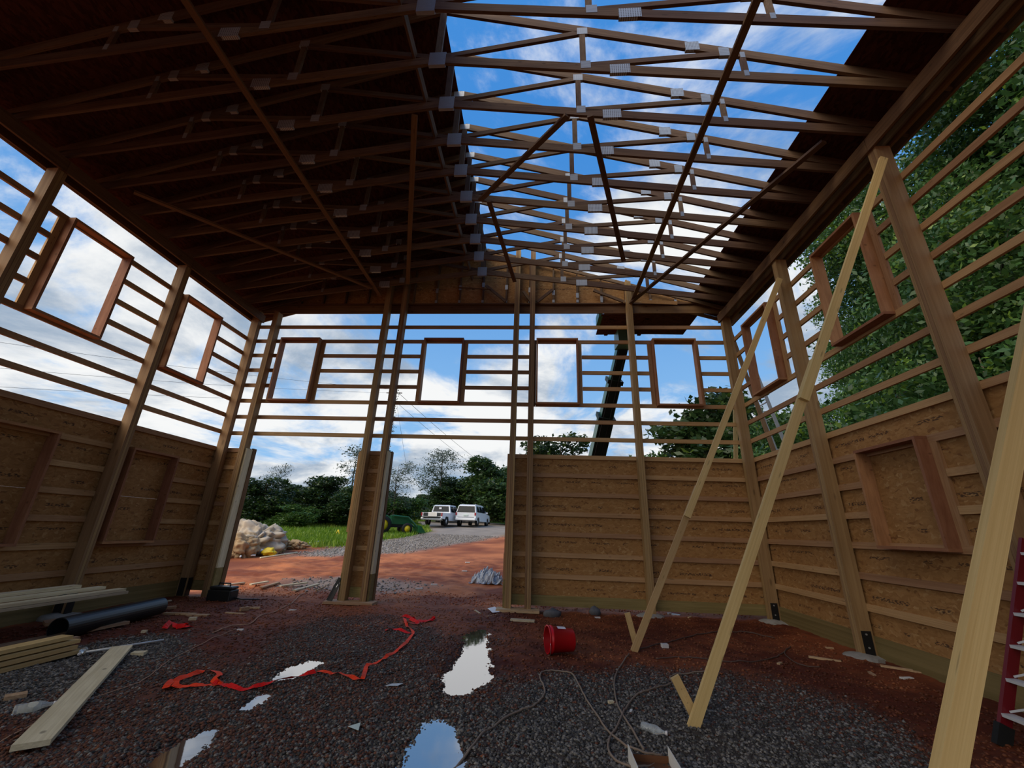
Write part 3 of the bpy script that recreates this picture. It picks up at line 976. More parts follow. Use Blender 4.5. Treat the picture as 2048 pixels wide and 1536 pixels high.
for s in (1, -1):
    xe = XC + s * 6.37
    box('fascia_board', (xe - .019, Y_END, roof_z(xe) - .09), (xe + .019, 9.65, roof_z(xe) + .03), 'header', ceiling)
    # barge rafter and lookouts of the gable overhang
    x1 = XC + s * 6.37
    board('barge_rafter', (XC, 9.63, roof_z(XC) - .0), (x1, 9.63, roof_z(x1)), 0.089, 0.038, 'header', ceiling)

# ------------------------------------------------------------------ diagonal braces inside the right wall
def brace(name, foot, top, label, split, ratio=0.5):
    foot, top = V(foot), V(top)
    e = empty(name, foot, label=label, cat='brace')
    mid = foot.lerp(top, split)
    d = (top - foot).normalized()
    up = V((1, 0, 0)) - d * d.x
    off = V((0, -0.040, 0))
    board('lower_plank', foot, mid + d * 0.5, 0.089, 0.038, 'brace', e, up=up)
    board('upper_plank', mid + off, top + off, 0.089, 0.038, 'brace', e, up=up)
    return e
bA = brace('wall_brace', (1.29, 6.46, -0.04), (4.36, 6.64, 5.95), 'leaning two-plank pine brace propped against the second post of the right wall', 0.30)
bB = brace('wall_brace', (1.27, 4.19, -0.04), (4.36, 4.22, 6.10), 'leaning two-plank pine brace propped against the tall near post, foot in grey gravel', 0.47)
bC = brace('wall_brace', (1.07, 1.93, -0.04), (4.36, 1.93, 6.15), 'close yellow pine brace cut off by the frame edge, in front of the red ladder', 0.62)
for (x, y, h_, lab, tx, ty) in ((1.42, 6.62, 0.44, 'short wooden stake driven beside the foot of the farther brace', -0.22, 0.05),
                       (1.43, 4.26, 0.34, 'short wooden stake crossing the foot of the nearer gravel brace', -0.38, 0.0)):
    o = board('stake', (x, y, -0.12), (x + tx * 0.6, y + ty * 0.3, h_), 0.075, 0.036, 'brace', None, up=(1, 0, 0))
    tag(o, lab, 'stake')

# ------------------------------------------------------------------ concrete piers, door planks
def lump(name, c, r, mk, seed, label, cat, sub=3, rough=0.35, freq=1.2, sharp=0.0, group=None):
    bm = bmesh.new()
    bmesh.ops.create_icosphere(bm, subdivisions=sub, radius=1.0)
    o = V((seed * 3.1, seed * 1.7, seed * 0.9))
    for v in bm.verts:
        p = v.co.copy()
        d = mnoise.fractal(p * freq + o, 0.9, 2.1, 4)
        if sharp:
            vd = mnoise.voronoi(p * 1.25 + o * 2)[0]
            d -= 1.1 * max(0.0, 0.14 - (vd[1] - vd[0])) / 0.14 * (0.5 + sharp * 3)
            d += 0.55 * (abs(mnoise.noise(p * 3.1 + o)) - 0.25) + 0.30 * mnoise.fractal(p * 6.0 + o, 0.8, 2.0, 4)
        p *= 1 + rough * d
        v.co = V((p.x * r[0], p.y * r[1], p.z * r[2]))
    me = bm_mesh(name, bm, mk, True)
    return tag(link(name, me, None, Matrix.Translation(c)), label, cat, group)
for i, (x, y, rx, lab) in enumerate([(4.50, 6.72, .30, 'rough concrete pier under the second post of the right wall'),
                              (4.48, 9.02, .30, 'rough concrete pier under the far right corner post'),
                              (2.24, 9.08, .30, 'rough concrete pier under the middle post of the closed back wall'),
                              (-7.36, 6.75, .30, 'concrete pier in shade under the left wall post behind the lumber')]):
    lump('concrete_pier', (x, y, -0.03), (rx, .27, 0.10), 'concrete', i + 2, lab, 'concrete pier', 3, 0.25)
tag(box('base_plank', (-4.22, 8.83, 0.005), (-3.22, 9.15, 0.05), 'scrap'), 'flat weathered plank under the twin posts between the door openings', 'plank')
tag(box('base_plank', (-0.78, 8.82, 0.005), (0.06, 9.13, 0.05), 'scrap'), 'flat plank under the twin posts at the end of the closed back wall', 'plank')

# ------------------------------------------------------------------ lumber on the left
def plank(p0, p1, wd, th, mk, label, group=None, up=(1, 0, 0), name='plank', cat='plank'):
    return tag(board(name, p0, p1, wd, th, mk, None, up), label, cat, group)
plank((-3.37, 3.20, 0.03), (-4.92, 5.36, 0.03), 0.19, 0.036, 'pale', 'single pale knotty plank lying across the gravel, lower left', up=(1, .7, 0))
# raised bundle on two trestles
for j, (x, z, y1) in enumerate([(-6.26, 0.47, 6.45), (-6.42, 0.51, 6.28), (-6.56, 0.55, 6.05), (-6.26, 0.43, 6.50)]):
    plank((x, 3.6, z), (x + 0.06, y1, z), 0.135, 0.036, 'pale', 'pale plank of the raised bundle near the left wall, %s' %
          ['front top board', 'middle board', 'rear highest board', 'lowest board'][j], 'raised plank bundle')
for y in (3.9, 4.55):
    o = empty('trestle', (-6.4, y, 0), label='low wooden trestle under the raised plank bundle, %s' % ('nearer the camera' if y < 4 else 'farther in'), cat='trestle')
    box('top_rail', (-6.75, y - .02, 0.325), (-6.05, y + .02, 0.408), 'scrap', o)
    for sx in (-6.68, -6.12):
        for sy in (-1, 1):
            board('leg', (sx, y + sy * .16, 0), (sx, y + sy * .035, 0.39), 0.06, 0.03, 'scrap', o, up=(1, 0, 0))
# low stack: four boards high
nm = ['bottom board', 'second board up', 'third board up', 'top board']
for j in range(4):
    plank((-5.36 - .02 * j, 3.6, 0.03 + 0.050 * j), (-5.28 - .028 * j, 5.17 - (0, .06, .02, .09)[j], 0.03 + 0.050 * j), 0.19 - .012 * j, 0.036, 'brace',
          'low board stack on the gravel by the left frame edge, %s' % nm[j], 'low board stack')
plank((-5.75, 3.9, 0.06), (-5.66, 5.0, 0.06), 0.14, 0.038, 'brace', 'loose board lying just behind the low board stack')
plank((-6.25, 4.6, 0.03), (-5.98, 6.45, 0.05), 0.14, 0.036, 'scrap', 'brown board on the ground behind the black pipe')
plank((-5.95, 5.05, 0.03), (-5.82, 5.65, 0.03), 0.09, 0.03, 'scrap', 'short brown offcut at the end of the black pipe')
plank((-6.85, 6.1, 0.06), (-6.45, 6.75, 0.12), 0.20, 0.04, 'scrap', 'tilted brown board offcut at the foot of the left wall post')
plank((-6.75, 7.0, 0.03), (-6.35, 7.75, 0.03), 0.07, 0.04, 'scrap', 'thin brown lath lying right of the left wall post')
plank((-6.92, 7.6, 0.05), (-6.8, 8.15, 0.06), 0.03, 0.02, 'pale', 'thin pale stick at the foot of the left wall')
tag(tube('metal_rod', [(-5.12, 5.12, 0.03), (-4.75, 5.75, 0.03)], 0.012, 'alu'), 'thin white rod lying past the low board stack', 'rod')
# black pipe
bm = bmesh.new()
a, b = V((-6.02, 5.55, 0.135)), V((-6.20, 7.22, 0.135))
def pipe_mesh(bm, a, b, R, r, n=28):
    x, y, z = basis(a, b, (0, 0, 1))
    rows = []
    for p, rr in ((a, r), (a, R), (b, R), (b, r)):
        rows.append([bm.verts.new(p + (y * math.cos(2 * math.pi * k / n) + z * math.sin(2 * math.pi * k / n)) * rr) for k in range(n)])
    for i in range(4):
        A, B = rows[i], rows[(i + 1) % 4]
        for k in range(n):
            bm.faces.new((A[k], A[(k + 1) % n], B[(k + 1) % n], B[k]))
pipe_mesh(bm, a, b, 0.13, 0.12)
tag(link('black_pipe', bm_mesh('black_pipe', bm, 'black_plastic')), 'wide black plastic pipe lying on the gravel, left side', 'pipe')

# ------------------------------------------------------------------ bucket on its side
bk = empty('bucket', (0.30, 6.22, 0.0), label='red plastic bucket lying on its side in the middle of the floor', cat='bucket')
ax = V((-0.95, -0.25, 0.03)).normalized()
x_, y_, z_ = basis((0, 0, 0), ax, (0, 0, 1))
Rb = Matrix(((y_.x, z_.x, x_.x, 0), (y_.y, z_.y, x_.y, 0), (y_.z, z_.z, x_.z, 0), (0, 0, 0, 1)))
T0 = Matrix.Translation((0.325, 6.22, 0.155)) @ Rb
bm = bmesh.new()
rg = bm_lathe(bm, [(0.0, -0.165), (0.125, -0.165), (0.132, -0.155), (0.152, 0.12), (0.164, 0.125), (0.164, 0.15), (0.157, 0.155), (0.157, 0.175), (0.166, 0.178), (0.166, 0.187), (0.15, 0.187)], 36)
bbody = link('body', bm_mesh('bucket_body', bm, 'red_plastic', True), bk, T0)
bm = bmesh.new()
bm_lathe(bm, [(0.15, 0.187), (0.128, -0.15), (0.0, -0.15)], 36)
link('inside', bm_mesh('bucket_inside', bm, 'red_dark', True), bk, T0)
tube('wire_handle', [T0 @ V((0.168 * math.cos(t), 0.168 * math.sin(t) * 0.96 - .01, 0.19 + 0.03 * math.sin(t))) for t in np.linspace(math.pi, 2 * math.pi, 18)], 0.003, 'bolt', bk, 6)
bm = bmesh.new()
rows = []
for zz_ in (-0.05, 0.06):
    rows.append([bm.verts.new((0.1462 * math.cos(t) * (1 + .02 * (zz_ > 0)), 0.1462 * math.sin(t) * (1 + .02 * (zz_ > 0)), zz_)) for t in np.linspace(1.15, 1.75, 6)])
for i in range(5): bm.faces.new((rows[0][i], rows[0][i + 1], rows[1][i + 1], rows[1][i]))
bl = bpy.data.objects.new('label', bm_mesh('bucket_label', bm, 'label_white'))
COL.objects.link(bl); bl.parent = bbody; bl.scale = (1.015, 1.015, 1.015)

# ------------------------------------------------------------------ ribbons, cords and string
def gz(x, y):
    return float(hsm(x, y)) + float(hdet(np.array([x]), np.array([y]))[0])
def ground_path(pix, lift):
    out = []
    for p in spline([G(*q) for q in pix], 7):
        out.append(V((p.x, p.y, gz(p.x, p.y) + lift)))
    return out
def ribbon(pix, wd, mk, label, name='ribbon', seed=0):
    pts = ground_path(pix, 0.012)
    bm = bmesh.new()
    prev = None
    for i, p in enumerate(pts):
        d = (pts[min(i + 1, len(pts) - 1)] - pts[max(i - 1, 0)]); d.z = 0
        if d.length < 1e-6: continue
        d.normalize()
        s = V((-d.y, d.x, 0))
        tw = 1.25 * mnoise.noise(V((i * 0.16 + seed, 0.3, seed)))
        o = s * math.cos(tw) + V((0, 0, 1)) * math.sin(tw)
        up = V((0, 0, abs(math.sin(tw)) * wd / 2 + 0.004 * (1 + math.sin(i * 0.7))))
        a = bm.verts.new(p + o * wd / 2 + up); b = bm.verts.new(p - o * wd / 2 + up)
        if prev: bm.faces.new((prev[0], a, b, prev[1]))
        prev = (a, b)
    return tag(link(name, bm_mesh(name, bm, mk)), label, 'ribbon')
ribbon([(345, 1368), (330, 1381), (350, 1378), (395, 1376), (440, 1372), (425, 1366), (438, 1352), (410, 1346), (385, 1355), (352, 1368), (352, 1378)], 0.055, 'ribbon', 'orange-red ribbon loop lying at the left end of the long ribbon', 'ribbon', 1)
ribbon([(425, 1372), (452, 1376), (478, 1384), (505, 1380), (545, 1372), (585, 1362), (630, 1352)], 0.05, 'ribbon_red', 'red ribbon strip running past the bright oval puddle', 'ribbon', 2)
ribbon([(632, 1350), (668, 1352), (700, 1361), (722, 1364), (729, 1350), (734, 1336), (752, 1328), (775, 1315), (802, 1298), (818, 1280), (826, 1266), (815, 1256), (807, 1240)], 0.045, 'ribbon', 'long twisted orange ribbon curving up toward the door openings', 'ribbon', 3)
ribbon([(802, 1236), (825, 1239), (838, 1247), (868, 1241), (850, 1246), (820, 1243), (835, 1252), (812, 1250)], 0.06, 'ribbon_red', 'crumpled red ribbon knot at the far end of the orange ribbon', 'ribbon', 4)
ribbon([(770, 1264), (790, 1262), (812, 1267), (824, 1268)], 0.05, 'ribbon_red', 'short dull red ribbon end lying left of the orange ribbon bend', 'ribbon', 5)
ribbon([(328, 1261), (345, 1251), (352, 1258), (372, 1251), (366, 1258), (382, 1255), (350, 1260)], 0.07, 'ribbon_red', 'small bright red ribbon bundle near the end of the black pipe', 'ribbon', 6)
def cord(pix, r, mk, label, name='cord', lift=None):
    return tag(tube(name, ground_path(pix, r + 0.006 if lift is None else lift), r, mk, None, 7), label, 'cord')
cord([(895, 1545), (940, 1502), (970, 1468), (1010, 1438), (1040, 1425), (1072, 1413), (1090, 1388), (1080, 1358), (1092, 1344), (1138, 1347), (1158, 1376), (1185, 1420), (1215, 1465), (1250, 1492), (1290, 1509), (1322, 1512)], 0.0085, 'cord',
     'brown power cord looping from the lower puddle across the gravel')
cord([(1258, 1310), (1235, 1342), (1229, 1368), (1231, 1395), (1238, 1420), (1248, 1440), (1268, 1470), (1288, 1503)], 0.0085, 'cord',
     'brown cord running down from the foot of the farther brace')
cord([(1420, 1345), (1345, 1355), (1343, 1370), (1300, 1385), (1270, 1397), (1252, 1422), (1236, 1455), (1219, 1482), (1220, 1512), (1250, 1533), (1295, 1534), (1318, 1522), (1324, 1510)], 0.0085, 'cord',
     'brown cord ending in a loop beside the cardboard box')
cord([(1275, 1302), (1330, 1290), (1380, 1275), (1430, 1268), (1490, 1268), (1550, 1280)], 0.008, 'cord_dark',
     'dark cord lying between the farther brace and the right wall')
cord([(1312, 1320), (1370, 1318), (1430, 1325), (1500, 1328), (1560, 1312), (1582, 1296), (1570, 1310), (1600, 1330), (1640, 1335)], 0.007, 'cord_dark',
     'thin dark cord crossing behind the nearer brace in red clay')
cord([(0, 1485), (60, 1455), (180, 1402), (290, 1362), (345, 1318), (420, 1282), (470, 1262)], 0.004, 'string', 'thin tan string trailing across the gravel from the left frame edge', 'string', 0.012)
cord([(425, 1268), (470, 1252), (500, 1248), (525, 1232), (560, 1220), (585, 1206), (600, 1192), (612, 1184)], 0.007, 'string', 'pinkish tan string leading out to the left door opening', 'string', 0.016)

# ------------------------------------------------------------------ cardboard box, bottles, scraps
cb = empty('cardboard_box', (0.80, 3.52, 0), label='open brown cardboard box at the lower frame edge, under the cord loop', cat='box')
M['card'] = plain('cardboard', (0.16, 0.07, 0.035), 0.85, 0.1)
M['card_edge'] = plain('cardboard_edge', (0.78, 0.75, 0.70), 0.85, 0.1)
bx0, bx1, by0, by1 = 0.655, 0.925, 3.30, 3.60
box('box_base', (bx0, by0, 0.0), (bx1, by1, 0.006), 'card', cb)
box('box_side', (bx0 - .005, by0, 0.0), (bx0, by1, 0.10), 'card_edge', cb)
box('box_side', (bx1, by0, 0.0), (bx1 + .005, by1, 0.10), 'card_edge', cb)
box('box_side', (bx0, by1 - .005, 0.0), (bx1, by1, 0.045), 'card', cb)
box('box_side', (bx0, by0, 0.0), (bx1, by0 + .005, 0.045), 'card', cb)

def bottle(px, py, ang, label, s=1.0):
    p = G(px, py)
    e = empty('plastic_bottle', (p.x, p.y, p.z), label=label, cat='bottle')
    bm = bmesh.new()
    bm_lathe(bm, [(0.0, 0), (0.028, 0), (0.032, .01), (0.032, .05), (0.029, .06), (0.032, .07), (0.032, .12), (0.012, .17), (0.012, .19)], 14)
    mw = Matrix.Translation((p.x, p.y, p.z + .034)) @ Matrix.Rotation(ang, 4, 'Z') @ Matrix.Rotation(math.pi / 2, 4, 'X') @ Matrix.Scale(s, 4)
    link('body', bm_mesh('bottle_body', bm, 'clear', True), e, mw)
    bm = bmesh.new()
    bm_lathe(bm, [(0.0, .19), (0.015, .19), (0.015, .205), (0, .205)], 12)
    link('cap', bm_mesh('bottle_cap', bm, 'label_white', True), e, mw)
bottle(168, 1306, 0.6, 'crushed clear plastic bottle at the end of the low board stack')
bottle(22, 1432, 2.4, 'clear plastic bottle at the left frame edge', 1.15)
bottle(1284, 1462, 1.0, 'clear plastic bottle on the gravel left of the nearer gravel brace')

def offcut(px, py, l, w_, h_, ang, mk, label, group=None, name='wood_offcut', cat='offcut'):
    p = G(px, py)
    d = V((math.cos(ang), math.sin(ang), 0)) * l / 2
    z = gz(p.x, p.y) + h_ / 2 - 0.004
    c = V((p.x, p.y, z))
    return tag(board(name, c - d, c + d, w_, h_, mk, None, (-math.sin(ang), math.cos(ang), 0)), label, cat, group)
offcut(277, 1310, .13, .085, .035, 0.3, 'pale', 'pale wood block right of the pale knotty plank')
offcut(57, 1419, .10, .06, .035, 0.2, 'pale', 'small pale wood block beside the clear bottle at the left frame edge')
offcut(30, 1396, .13, .09, .03, 0.9, 'scrap', 'brown wood offcut above the clear bottle at the left frame edge')
offcut(1045, 1244, .42, .10, .03, -0.08, 'pale', 'pale split board piece lying before the twin posts of the closed wall')
offcut(955, 1226, .34, .03, .02, 2.0, 'pale', 'pale stick at the far tip of the long puddle')
offcut(985, 1232, .30, .02, .015, 0.95, 'scrap', 'thin dark stick right of the long puddle tip')
offcut(396, 1232, .34, .09, .03, 0.1, 'scrap', 'light brown board piece beyond the black pipe')
offcut(385, 1240, .10, .06, .04, 0.4, 'pale', 'small pale chip beside the red ribbon bundle')
offcut(288, 1265, .06, .05, .03, 0.4, 'pale', 'tiny pale chip left of the red ribbon bundle')
offcut(360, 1228, .5, .06, .03, 0.15, 'scrap', 'dark lath lying beyond the red ribbon bundle')
offcut(488, 1222, .14, .06, .06, 1.1, 'scrap', 'upright-looking tan block in the red clay, left of the string')
offcut(508, 1218, .18, .06, .03, 0.4, 'scrap', 'bent tan scrap beside the tan block in the clay')
offcut(470, 1228, .36, .04, .02, -0.1, 'scrap', 'thin splinter below the tan block in the clay')
offcut(1352, 1231, .16, .10, .02, -0.5, 'white_paper', 'pinkish white scrap lying against the closed back wall')
offcut(1339, 1229, .07, .05, .03, 0.2, 'white_paper', 'white crumpled scrap left of the pinkish scrap')
offcut(1330, 1298, .09, .06, .05, 0.2, 'white_paper', 'white pebble-like scrap right of the farther brace foot')
offcut(1195, 1238, .10, .05, .02, 0.2, 'white_paper', 'small white scrap below the grey block by the back wall')
offcut(1495, 1228, .40, .06, .02, 0.25, 'pale', 'pale splinter by the far right corner pier')
offcut(1650, 1322, .35, .05, .02, -0.5, 'scrap', 'tan bark-like splinter left of the right wall pier')
offcut(1795, 1345, .30, .05, .02, -0.55, 'scrap', 'tan splinter right of the right wall pier')
offcut(1815, 1362, .14, .05, .02, 0.2, 'white_paper', 'small whitish chip below the splinter by the right wall')
offcut(1760, 1330, .10, .07, .05, 0.2, 'concrete', 'small broken concrete chunk beside the right wall pier')
for i, (px, py) in enumerate([(1660, 1300), (1745, 1352), (1840, 1352), (1560, 1330), (1610, 1258), (1600, 1240), (1400, 1228), (1420, 1222), (1380, 1238), (1455, 1232)]):
    offcut(px, py, .10 + .04 * (i % 3), .035, .02, i * 1.3, 'scrap', 'small tan wood chip in the red clay along the right side', 'wood chips along the right side')
offcut(480, 1262, .08, .05, .02, 0.3, 'white_paper', 'white chip in the gravel beside the tan string')
offcut(585, 1222, .12, .05, .015, 0.1, 'white_paper', 'pale torn scrap right of the tan string')
offcut(1222, 1405, .05, .035, .03, 0.3, 'pale', 'small pale pebble-like chip left of the cord loop')
offcut(1262, 1425, .06, .02, .015, 1.2, 'white_paper', 'thin white sliver beside the cord crossing')
def paper(pix, mk, label):
    bm = bmesh.new()
    vs = []
    for q in pix:
        p = G(*q)
        vs.append(bm.verts.new((p.x, p.y, gz(p.x, p.y) + 0.014 + 0.01 * random.random())))
    f = bm.faces.new(vs)
    r = bmesh.ops.extrude_face_region(bm, geom=[f])
    for g in r['geom']:
        if isinstance(g, bmesh.types.BMVert): g.co.z += 0.002
    tag(link('paper_scrap', bm_mesh('paper_scrap', bm, mk)), label, 'paper')
paper([(695, 1461), (716, 1468), (720, 1454), (707, 1457)], 'paper', 'pale green paper scrap on the gravel, bottom centre')
paper([(770, 1372), (795, 1376), (806, 1370), (784, 1368)], 'tarp', 'grey crumpled foil scrap below the orange ribbon')
paper([(975, 1218), (985, 1229), (1000, 1227), (990, 1214)], 'label_white', 'white crushed carton at the far tip of the long puddle')
paper([(318, 1180), (345, 1184), (360, 1177), (335, 1172)], 'white_paper', 'white plastic scrap at the foot of the left wall')
lump('grey_block', G(1190, 1232, .06), (.12, .10, .11), 'stone_grey', 31, 'grey stone block against the closed back wall', 'stone', 2, .2, 1.4, 0.15)
lump('grey_block', G(1105, 1234, .05), (.18, .12, .10), 'stone_grey', 33, 'dark stone lump right of the twin posts', 'stone', 2, .25, 1.4, 0.15)

# black tool case by the left corner, black brackets by the twin posts
tc_ = empty('tool_case', (-6.2, 8.75, 0), label='black tool case on the clay beside the left door post', cat='tool case')
bm = bmesh.new(); bm_box(bm, (-6.48, 8.60, 0.0), (-6.0, 8.85, 0.20), 0.02)
link('case_body', bm_mesh('case_body', bm, 'black_plastic'), tc_)
bm = bmesh.new(); bm_box(bm, (-6.47, 8.61, 0.205), (-6.01, 8.84, 0.26), 0.02)
link('case_lid', bm_mesh('case_lid', bm, 'black_plastic'), tc_)
tube('handle', [(-6.36, 8.72, .26), (-6.36, 8.72, .31), (-6.12, 8.72, .31), (-6.12, 8.72, .26)], 0.012, 'black_plastic', tc_)
tube('cord_tail', [(-6.0, 8.75, .05), (-5.8, 8.7, .04), (-5.55, 8.85, .03)], 0.012, 'black_plastic', tc_)
bb = empty('black_bar', (-4.15, 8.95, 0), label='black steel bars leaning against the twin posts between the doors', cat='steel bar')
board('bar', (-4.17, 8.93, 0.05), (-4.03, 9.02, 0.46), 0.07, 0.012, 'black_steel', bb, up=(1, 0, 0))
board('bar', (-4.10, 8.90, 0.05), (-4.02, 8.99, 0.36), 0.06, 0.012, 'black_steel', bb, up=(1, 0, 0))
board('shine_edge', (-4.125, 8.905, 0.06), (-4.04, 8.985, 0.34), 0.010, 0.014, 'chrome', bb, up=(1, 0, 0))

# ------------------------------------------------------------------ red ladder leaning on the right wall
ld = empty('step_ladder', (3.7, 4.0, 0), label='red fibreglass ladder with white steps leaning on the right wall', cat='ladder')
dirl = V((0.43, 0, 0.90)).normalized()
def LP(t, y): return V((3.68, y, 0.0)) + dirl * t
for y in (4.22, 3.72):
    board('rail', LP(0.06, y), LP(1.72, y), 0.085, 0.03, 'fibreglass', ld, up=(1, 0, 0))
    board('foot', LP(-0.0, y), LP(0.16, y), 0.11, 0.045, 'rubber', ld, up=(1, 0, 0))
for i in range(6):
    t = 0.24 + 0.27 * i
    box('step', LP(t, 3.735) + V((-.045, 0, -.012)), LP(t, 4.205) + V((.045, 0, .012)), 'alu', ld)
    if i < 4:
        board('step_brace', LP(t + .03, 4.19), LP(t + .15, 3.97), 0.015, 0.006, 'alu', ld)
tag(box('black_tub', (3.95, 3.45, 0.0), (4.36, 3.98, 0.16), 'rubber'), 'black tub on the clay under the red ladder', 'tub')

# ------------------------------------------------------------------ outside: scraps, tarp, boulders, stakes
for i, (a, b, mk, lab) in enumerate([((452, 1173), (488, 1168), 'pale', 'first pale lath from the left lying outside the left door opening'),
        ((500, 1172), (535, 1166), 'pale', 'second pale lath from the left lying outside the left door opening'),
        ((522, 1178), (556, 1168), 'scrap', 'brown broad lath lying outside the left door opening'),
        ((560, 1175), (614, 1168), 'pale', 'long pale lath lying outside the left door opening'),
        ((588, 1184), (636, 1171), 'pale', 'bright pale board lying outside, nearest to the twin posts'),
        ((632, 1184), (650, 1176), 'scrap', 'thin brown stick outside, just left of the twin posts')]):
    p, q = G(*a), G(*b)
    u = (q - p).normalized()
    plank(p + V((0, 0, .03)), q + V((0, 0, .03)), 0.09 if i != 5 else .03, 0.03, mk, lab, up=(-u.y, u.x, 0), name='lath', cat='lath')
# crumpled tarp
p0 = G(972, 1168)
bm = bmesh.new()
bmesh.ops.create_grid(bm, x_segments=56, y_segments=40, size=1.0)
for v in bm.verts:
    x, y = v.co.x, v.co.y
    n = 1.6 * (abs(mnoise.fractal(V((x * 2.6, y * 2.6, 3.1)), 0.7, 2.0, 4)) - .3)
    h = 0.30 * max(0, 1 - (x * x * 0.9 + (y - .1) ** 2 * 1.0)) + 0.17 * n
    v.co = V((x * 0.46 + 0.05 * n, y * 0.42, max(0.01, h)))
tag(link('tarp', bm_mesh('tarp', bm, 'tarp'), None, Matrix.Translation(p0 + V((0, .3, 0)))), 'crumpled grey plastic tarp outside on the clay by the door post', 'tarp')
wl_ = G(1001, 1200)
for i, (x, h_) in enumerate(((-0.68, 1.25), (-0.80, 0.95))):
    tag(box('crate_board', (x - .02, 10.6 + .3 * i, 0), (x + .04, 10.9 + .3 * i, h_), 'scrap'), ['tall', 'short'][i] + ' upright brown board standing outside behind the door post', 'board')
for q, lab in (((868, 1172), 'white litter scrap on the clay path, left one'), ((838, 1181), 'pale litter scrap on the clay path, near the twin posts'),
               ((935, 1126), 'tiny white litter scrap farthest up the clay path'), ((929, 1142), 'tiny white litter scrap left of the tarp')):
    offcut(q[0], q[1], .16, .08, .03, 0.3, 'white_paper', lab, None, 'litter', 'litter')

rp = G(505, 1108)
def rock(px, py, w_, h_, d_, seed, mk, lab, sharp=0.0, rough=0.27, sub=4):
    p = G(px, py)
    lump('boulder', p + V((0, 0, h_ * 0.42)), (w_, d_, h_), mk, seed, lab, 'boulder', min(sub + 1, 5), rough, 1.3, sharp)
rock(503, 1104, 1.15, 0.80, 0.9, 3, 'boulder', 'largest pale cracked boulder on top of the rock heap', 0.16, 0.30)
rock(475, 1112, 0.62, 0.52, 0.5, 5, 'boulder_tan', 'tan boulder at the lower left of the rock heap', 0.1)
rock(548, 1100, 0.42, 0.55, 0.5, 7, 'boulder_tan', 'reddish rubble boulder right of the largest boulder', 0.2)
rock(583, 1097, 0.62, 0.24, 0.4, 9, 'boulder_tan', 'flat yellowish boulder at the right end of the rock heap', 0.15)
for i, (px, py, s) in enumerate([(540, 1107, .2), (553, 1106, .17), (562, 1103, .15), (530, 1110, .15), (460, 1114, .2), (497, 1112, .2)]):
    rock(px, py, s, s * .8, s, 12 + i, 'boulder_tan', ['small stone under the rubble boulder', 'rounded stone at the foot of the rubble boulder',
         'small stone left of the flat boulder', 'small stone behind the yellow sack', 'small stone at the left end of the rock heap', 'small stone below the largest boulder'][i], 0.1, 0.3, 3)
lump('sack', G(536, 1111, .12), (.26, .18, .14), 'yellow', 41, 'bright yellow sack lying before the rock heap', 'sack', 4, .4)
lump('sack', G(521, 1109, .1), (.16, .12, .10), 'label_white', 42, 'small white bag beside the yellow sack', 'bag', 3, .2)
def stick(a, b, r, mk, lab, lift=0.05, name='pole', cat='pole'):
    p, q = G(*a), G(*b)
    return tag(tube(name, [p + V((0, 0, lift)), q + V((0, 0, lift))], r, mk, None, 6), lab, cat)
stick((520, 1119), (594, 1108), .03, 'pale', 'long pale pole lying at the grass edge below the rock heap')
stick((452, 1119), (462, 1110), .03, 'alu', 'short white pipe at the left foot of the rock heap')
stick((480, 1117), (483, 1111), .03, 'alu', 'stubby white pipe below the tan boulder')
stick((484, 1113), (510, 1114), .03, 'alu', 'grey pipe lying before the rock heap')
stick((612, 1090), (650, 1083), .04, 'alu', 'grey pipe lying in the grass right of the rock heap')
e = empty('stake_pair', G(674, 1072), label='yellow-tipped crossed stakes standing in the grass', cat='stake')
p = G(674, 1072)
tube('stake', [p + V((-.16, 0, -.05)), p + V((0.02, 0, .36))], .025, 'yellow', e, 6)
tube('stake', [p + V((.2, 0, -.05)), p + V((0.02, 0, .36))], .025, 'yellow', e, 6)
stk = G(832, 1046)
tag(tube('guy_guard', [stk, stk + V((-0.75, 0.2, 2.15))], .05, 'yellow', None, 8), 'slanting yellow guy wire guard in front of the trees', 'pole')

# ------------------------------------------------------------------ grass
def grass(name, n, x0, x1, y0, y1, hmax, label):
    x = x0 + (x1 - x0) * RNG.random(n * 2); y = y0 + (y1 - y0) * RNG.random(n * 2) ** 1.2
    k = np.where(RNG.random(n * 2) < outdoors(x, y)[1])[0][:n]
    x, y = x[k], y[k]; n = len(k)
    z = hsm(x, y)
    h = hmax * (0.35 + 0.65 * RNG.random(n)) * (0.6 + 0.8 * fbm(x, y, 0.5, 2, 71))
    a = RNG.random(n) * 6.283; wd = 0.02 + 0.03 * RNG.random(n)
    lx, ly = (RNG.random(n) - .5) * h * .8, (RNG.random(n) - .5) * h * .8
    v0 = np.stack([x - np.cos(a) * wd, y - np.sin(a) * wd, z], 1)
    v1 = np.stack([x + np.cos(a) * wd, y + np.sin(a) * wd, z], 1)
    v2 = np.stack([x + lx, y + ly, z + h], 1)
    P = np.stack([v0, v1, v2], 1).reshape(-1, 3)
    F = np.arange(3 * n).reshape(-1, 3)
    t = np.zeros((n, 3)); t[:, 0] = RNG.random(n); t[:, 1] = smooth(.4, .7, fbm(x, y, .3, 3, 77)) * RNG.random(n)
    tag(link(name, np_mesh(name, P, F, 'grass', np.repeat(t, 3, 0))), label, 'grass', kind='stuff')
grass('grass', 42000, -19, 6, 19, 46, 0.34, 'bright rough grass growing beyond the drive')
grass('far_grass', 14000, -45, 12, 40, 75, 0.5, 'pale rough grass at the foot of the far trees')

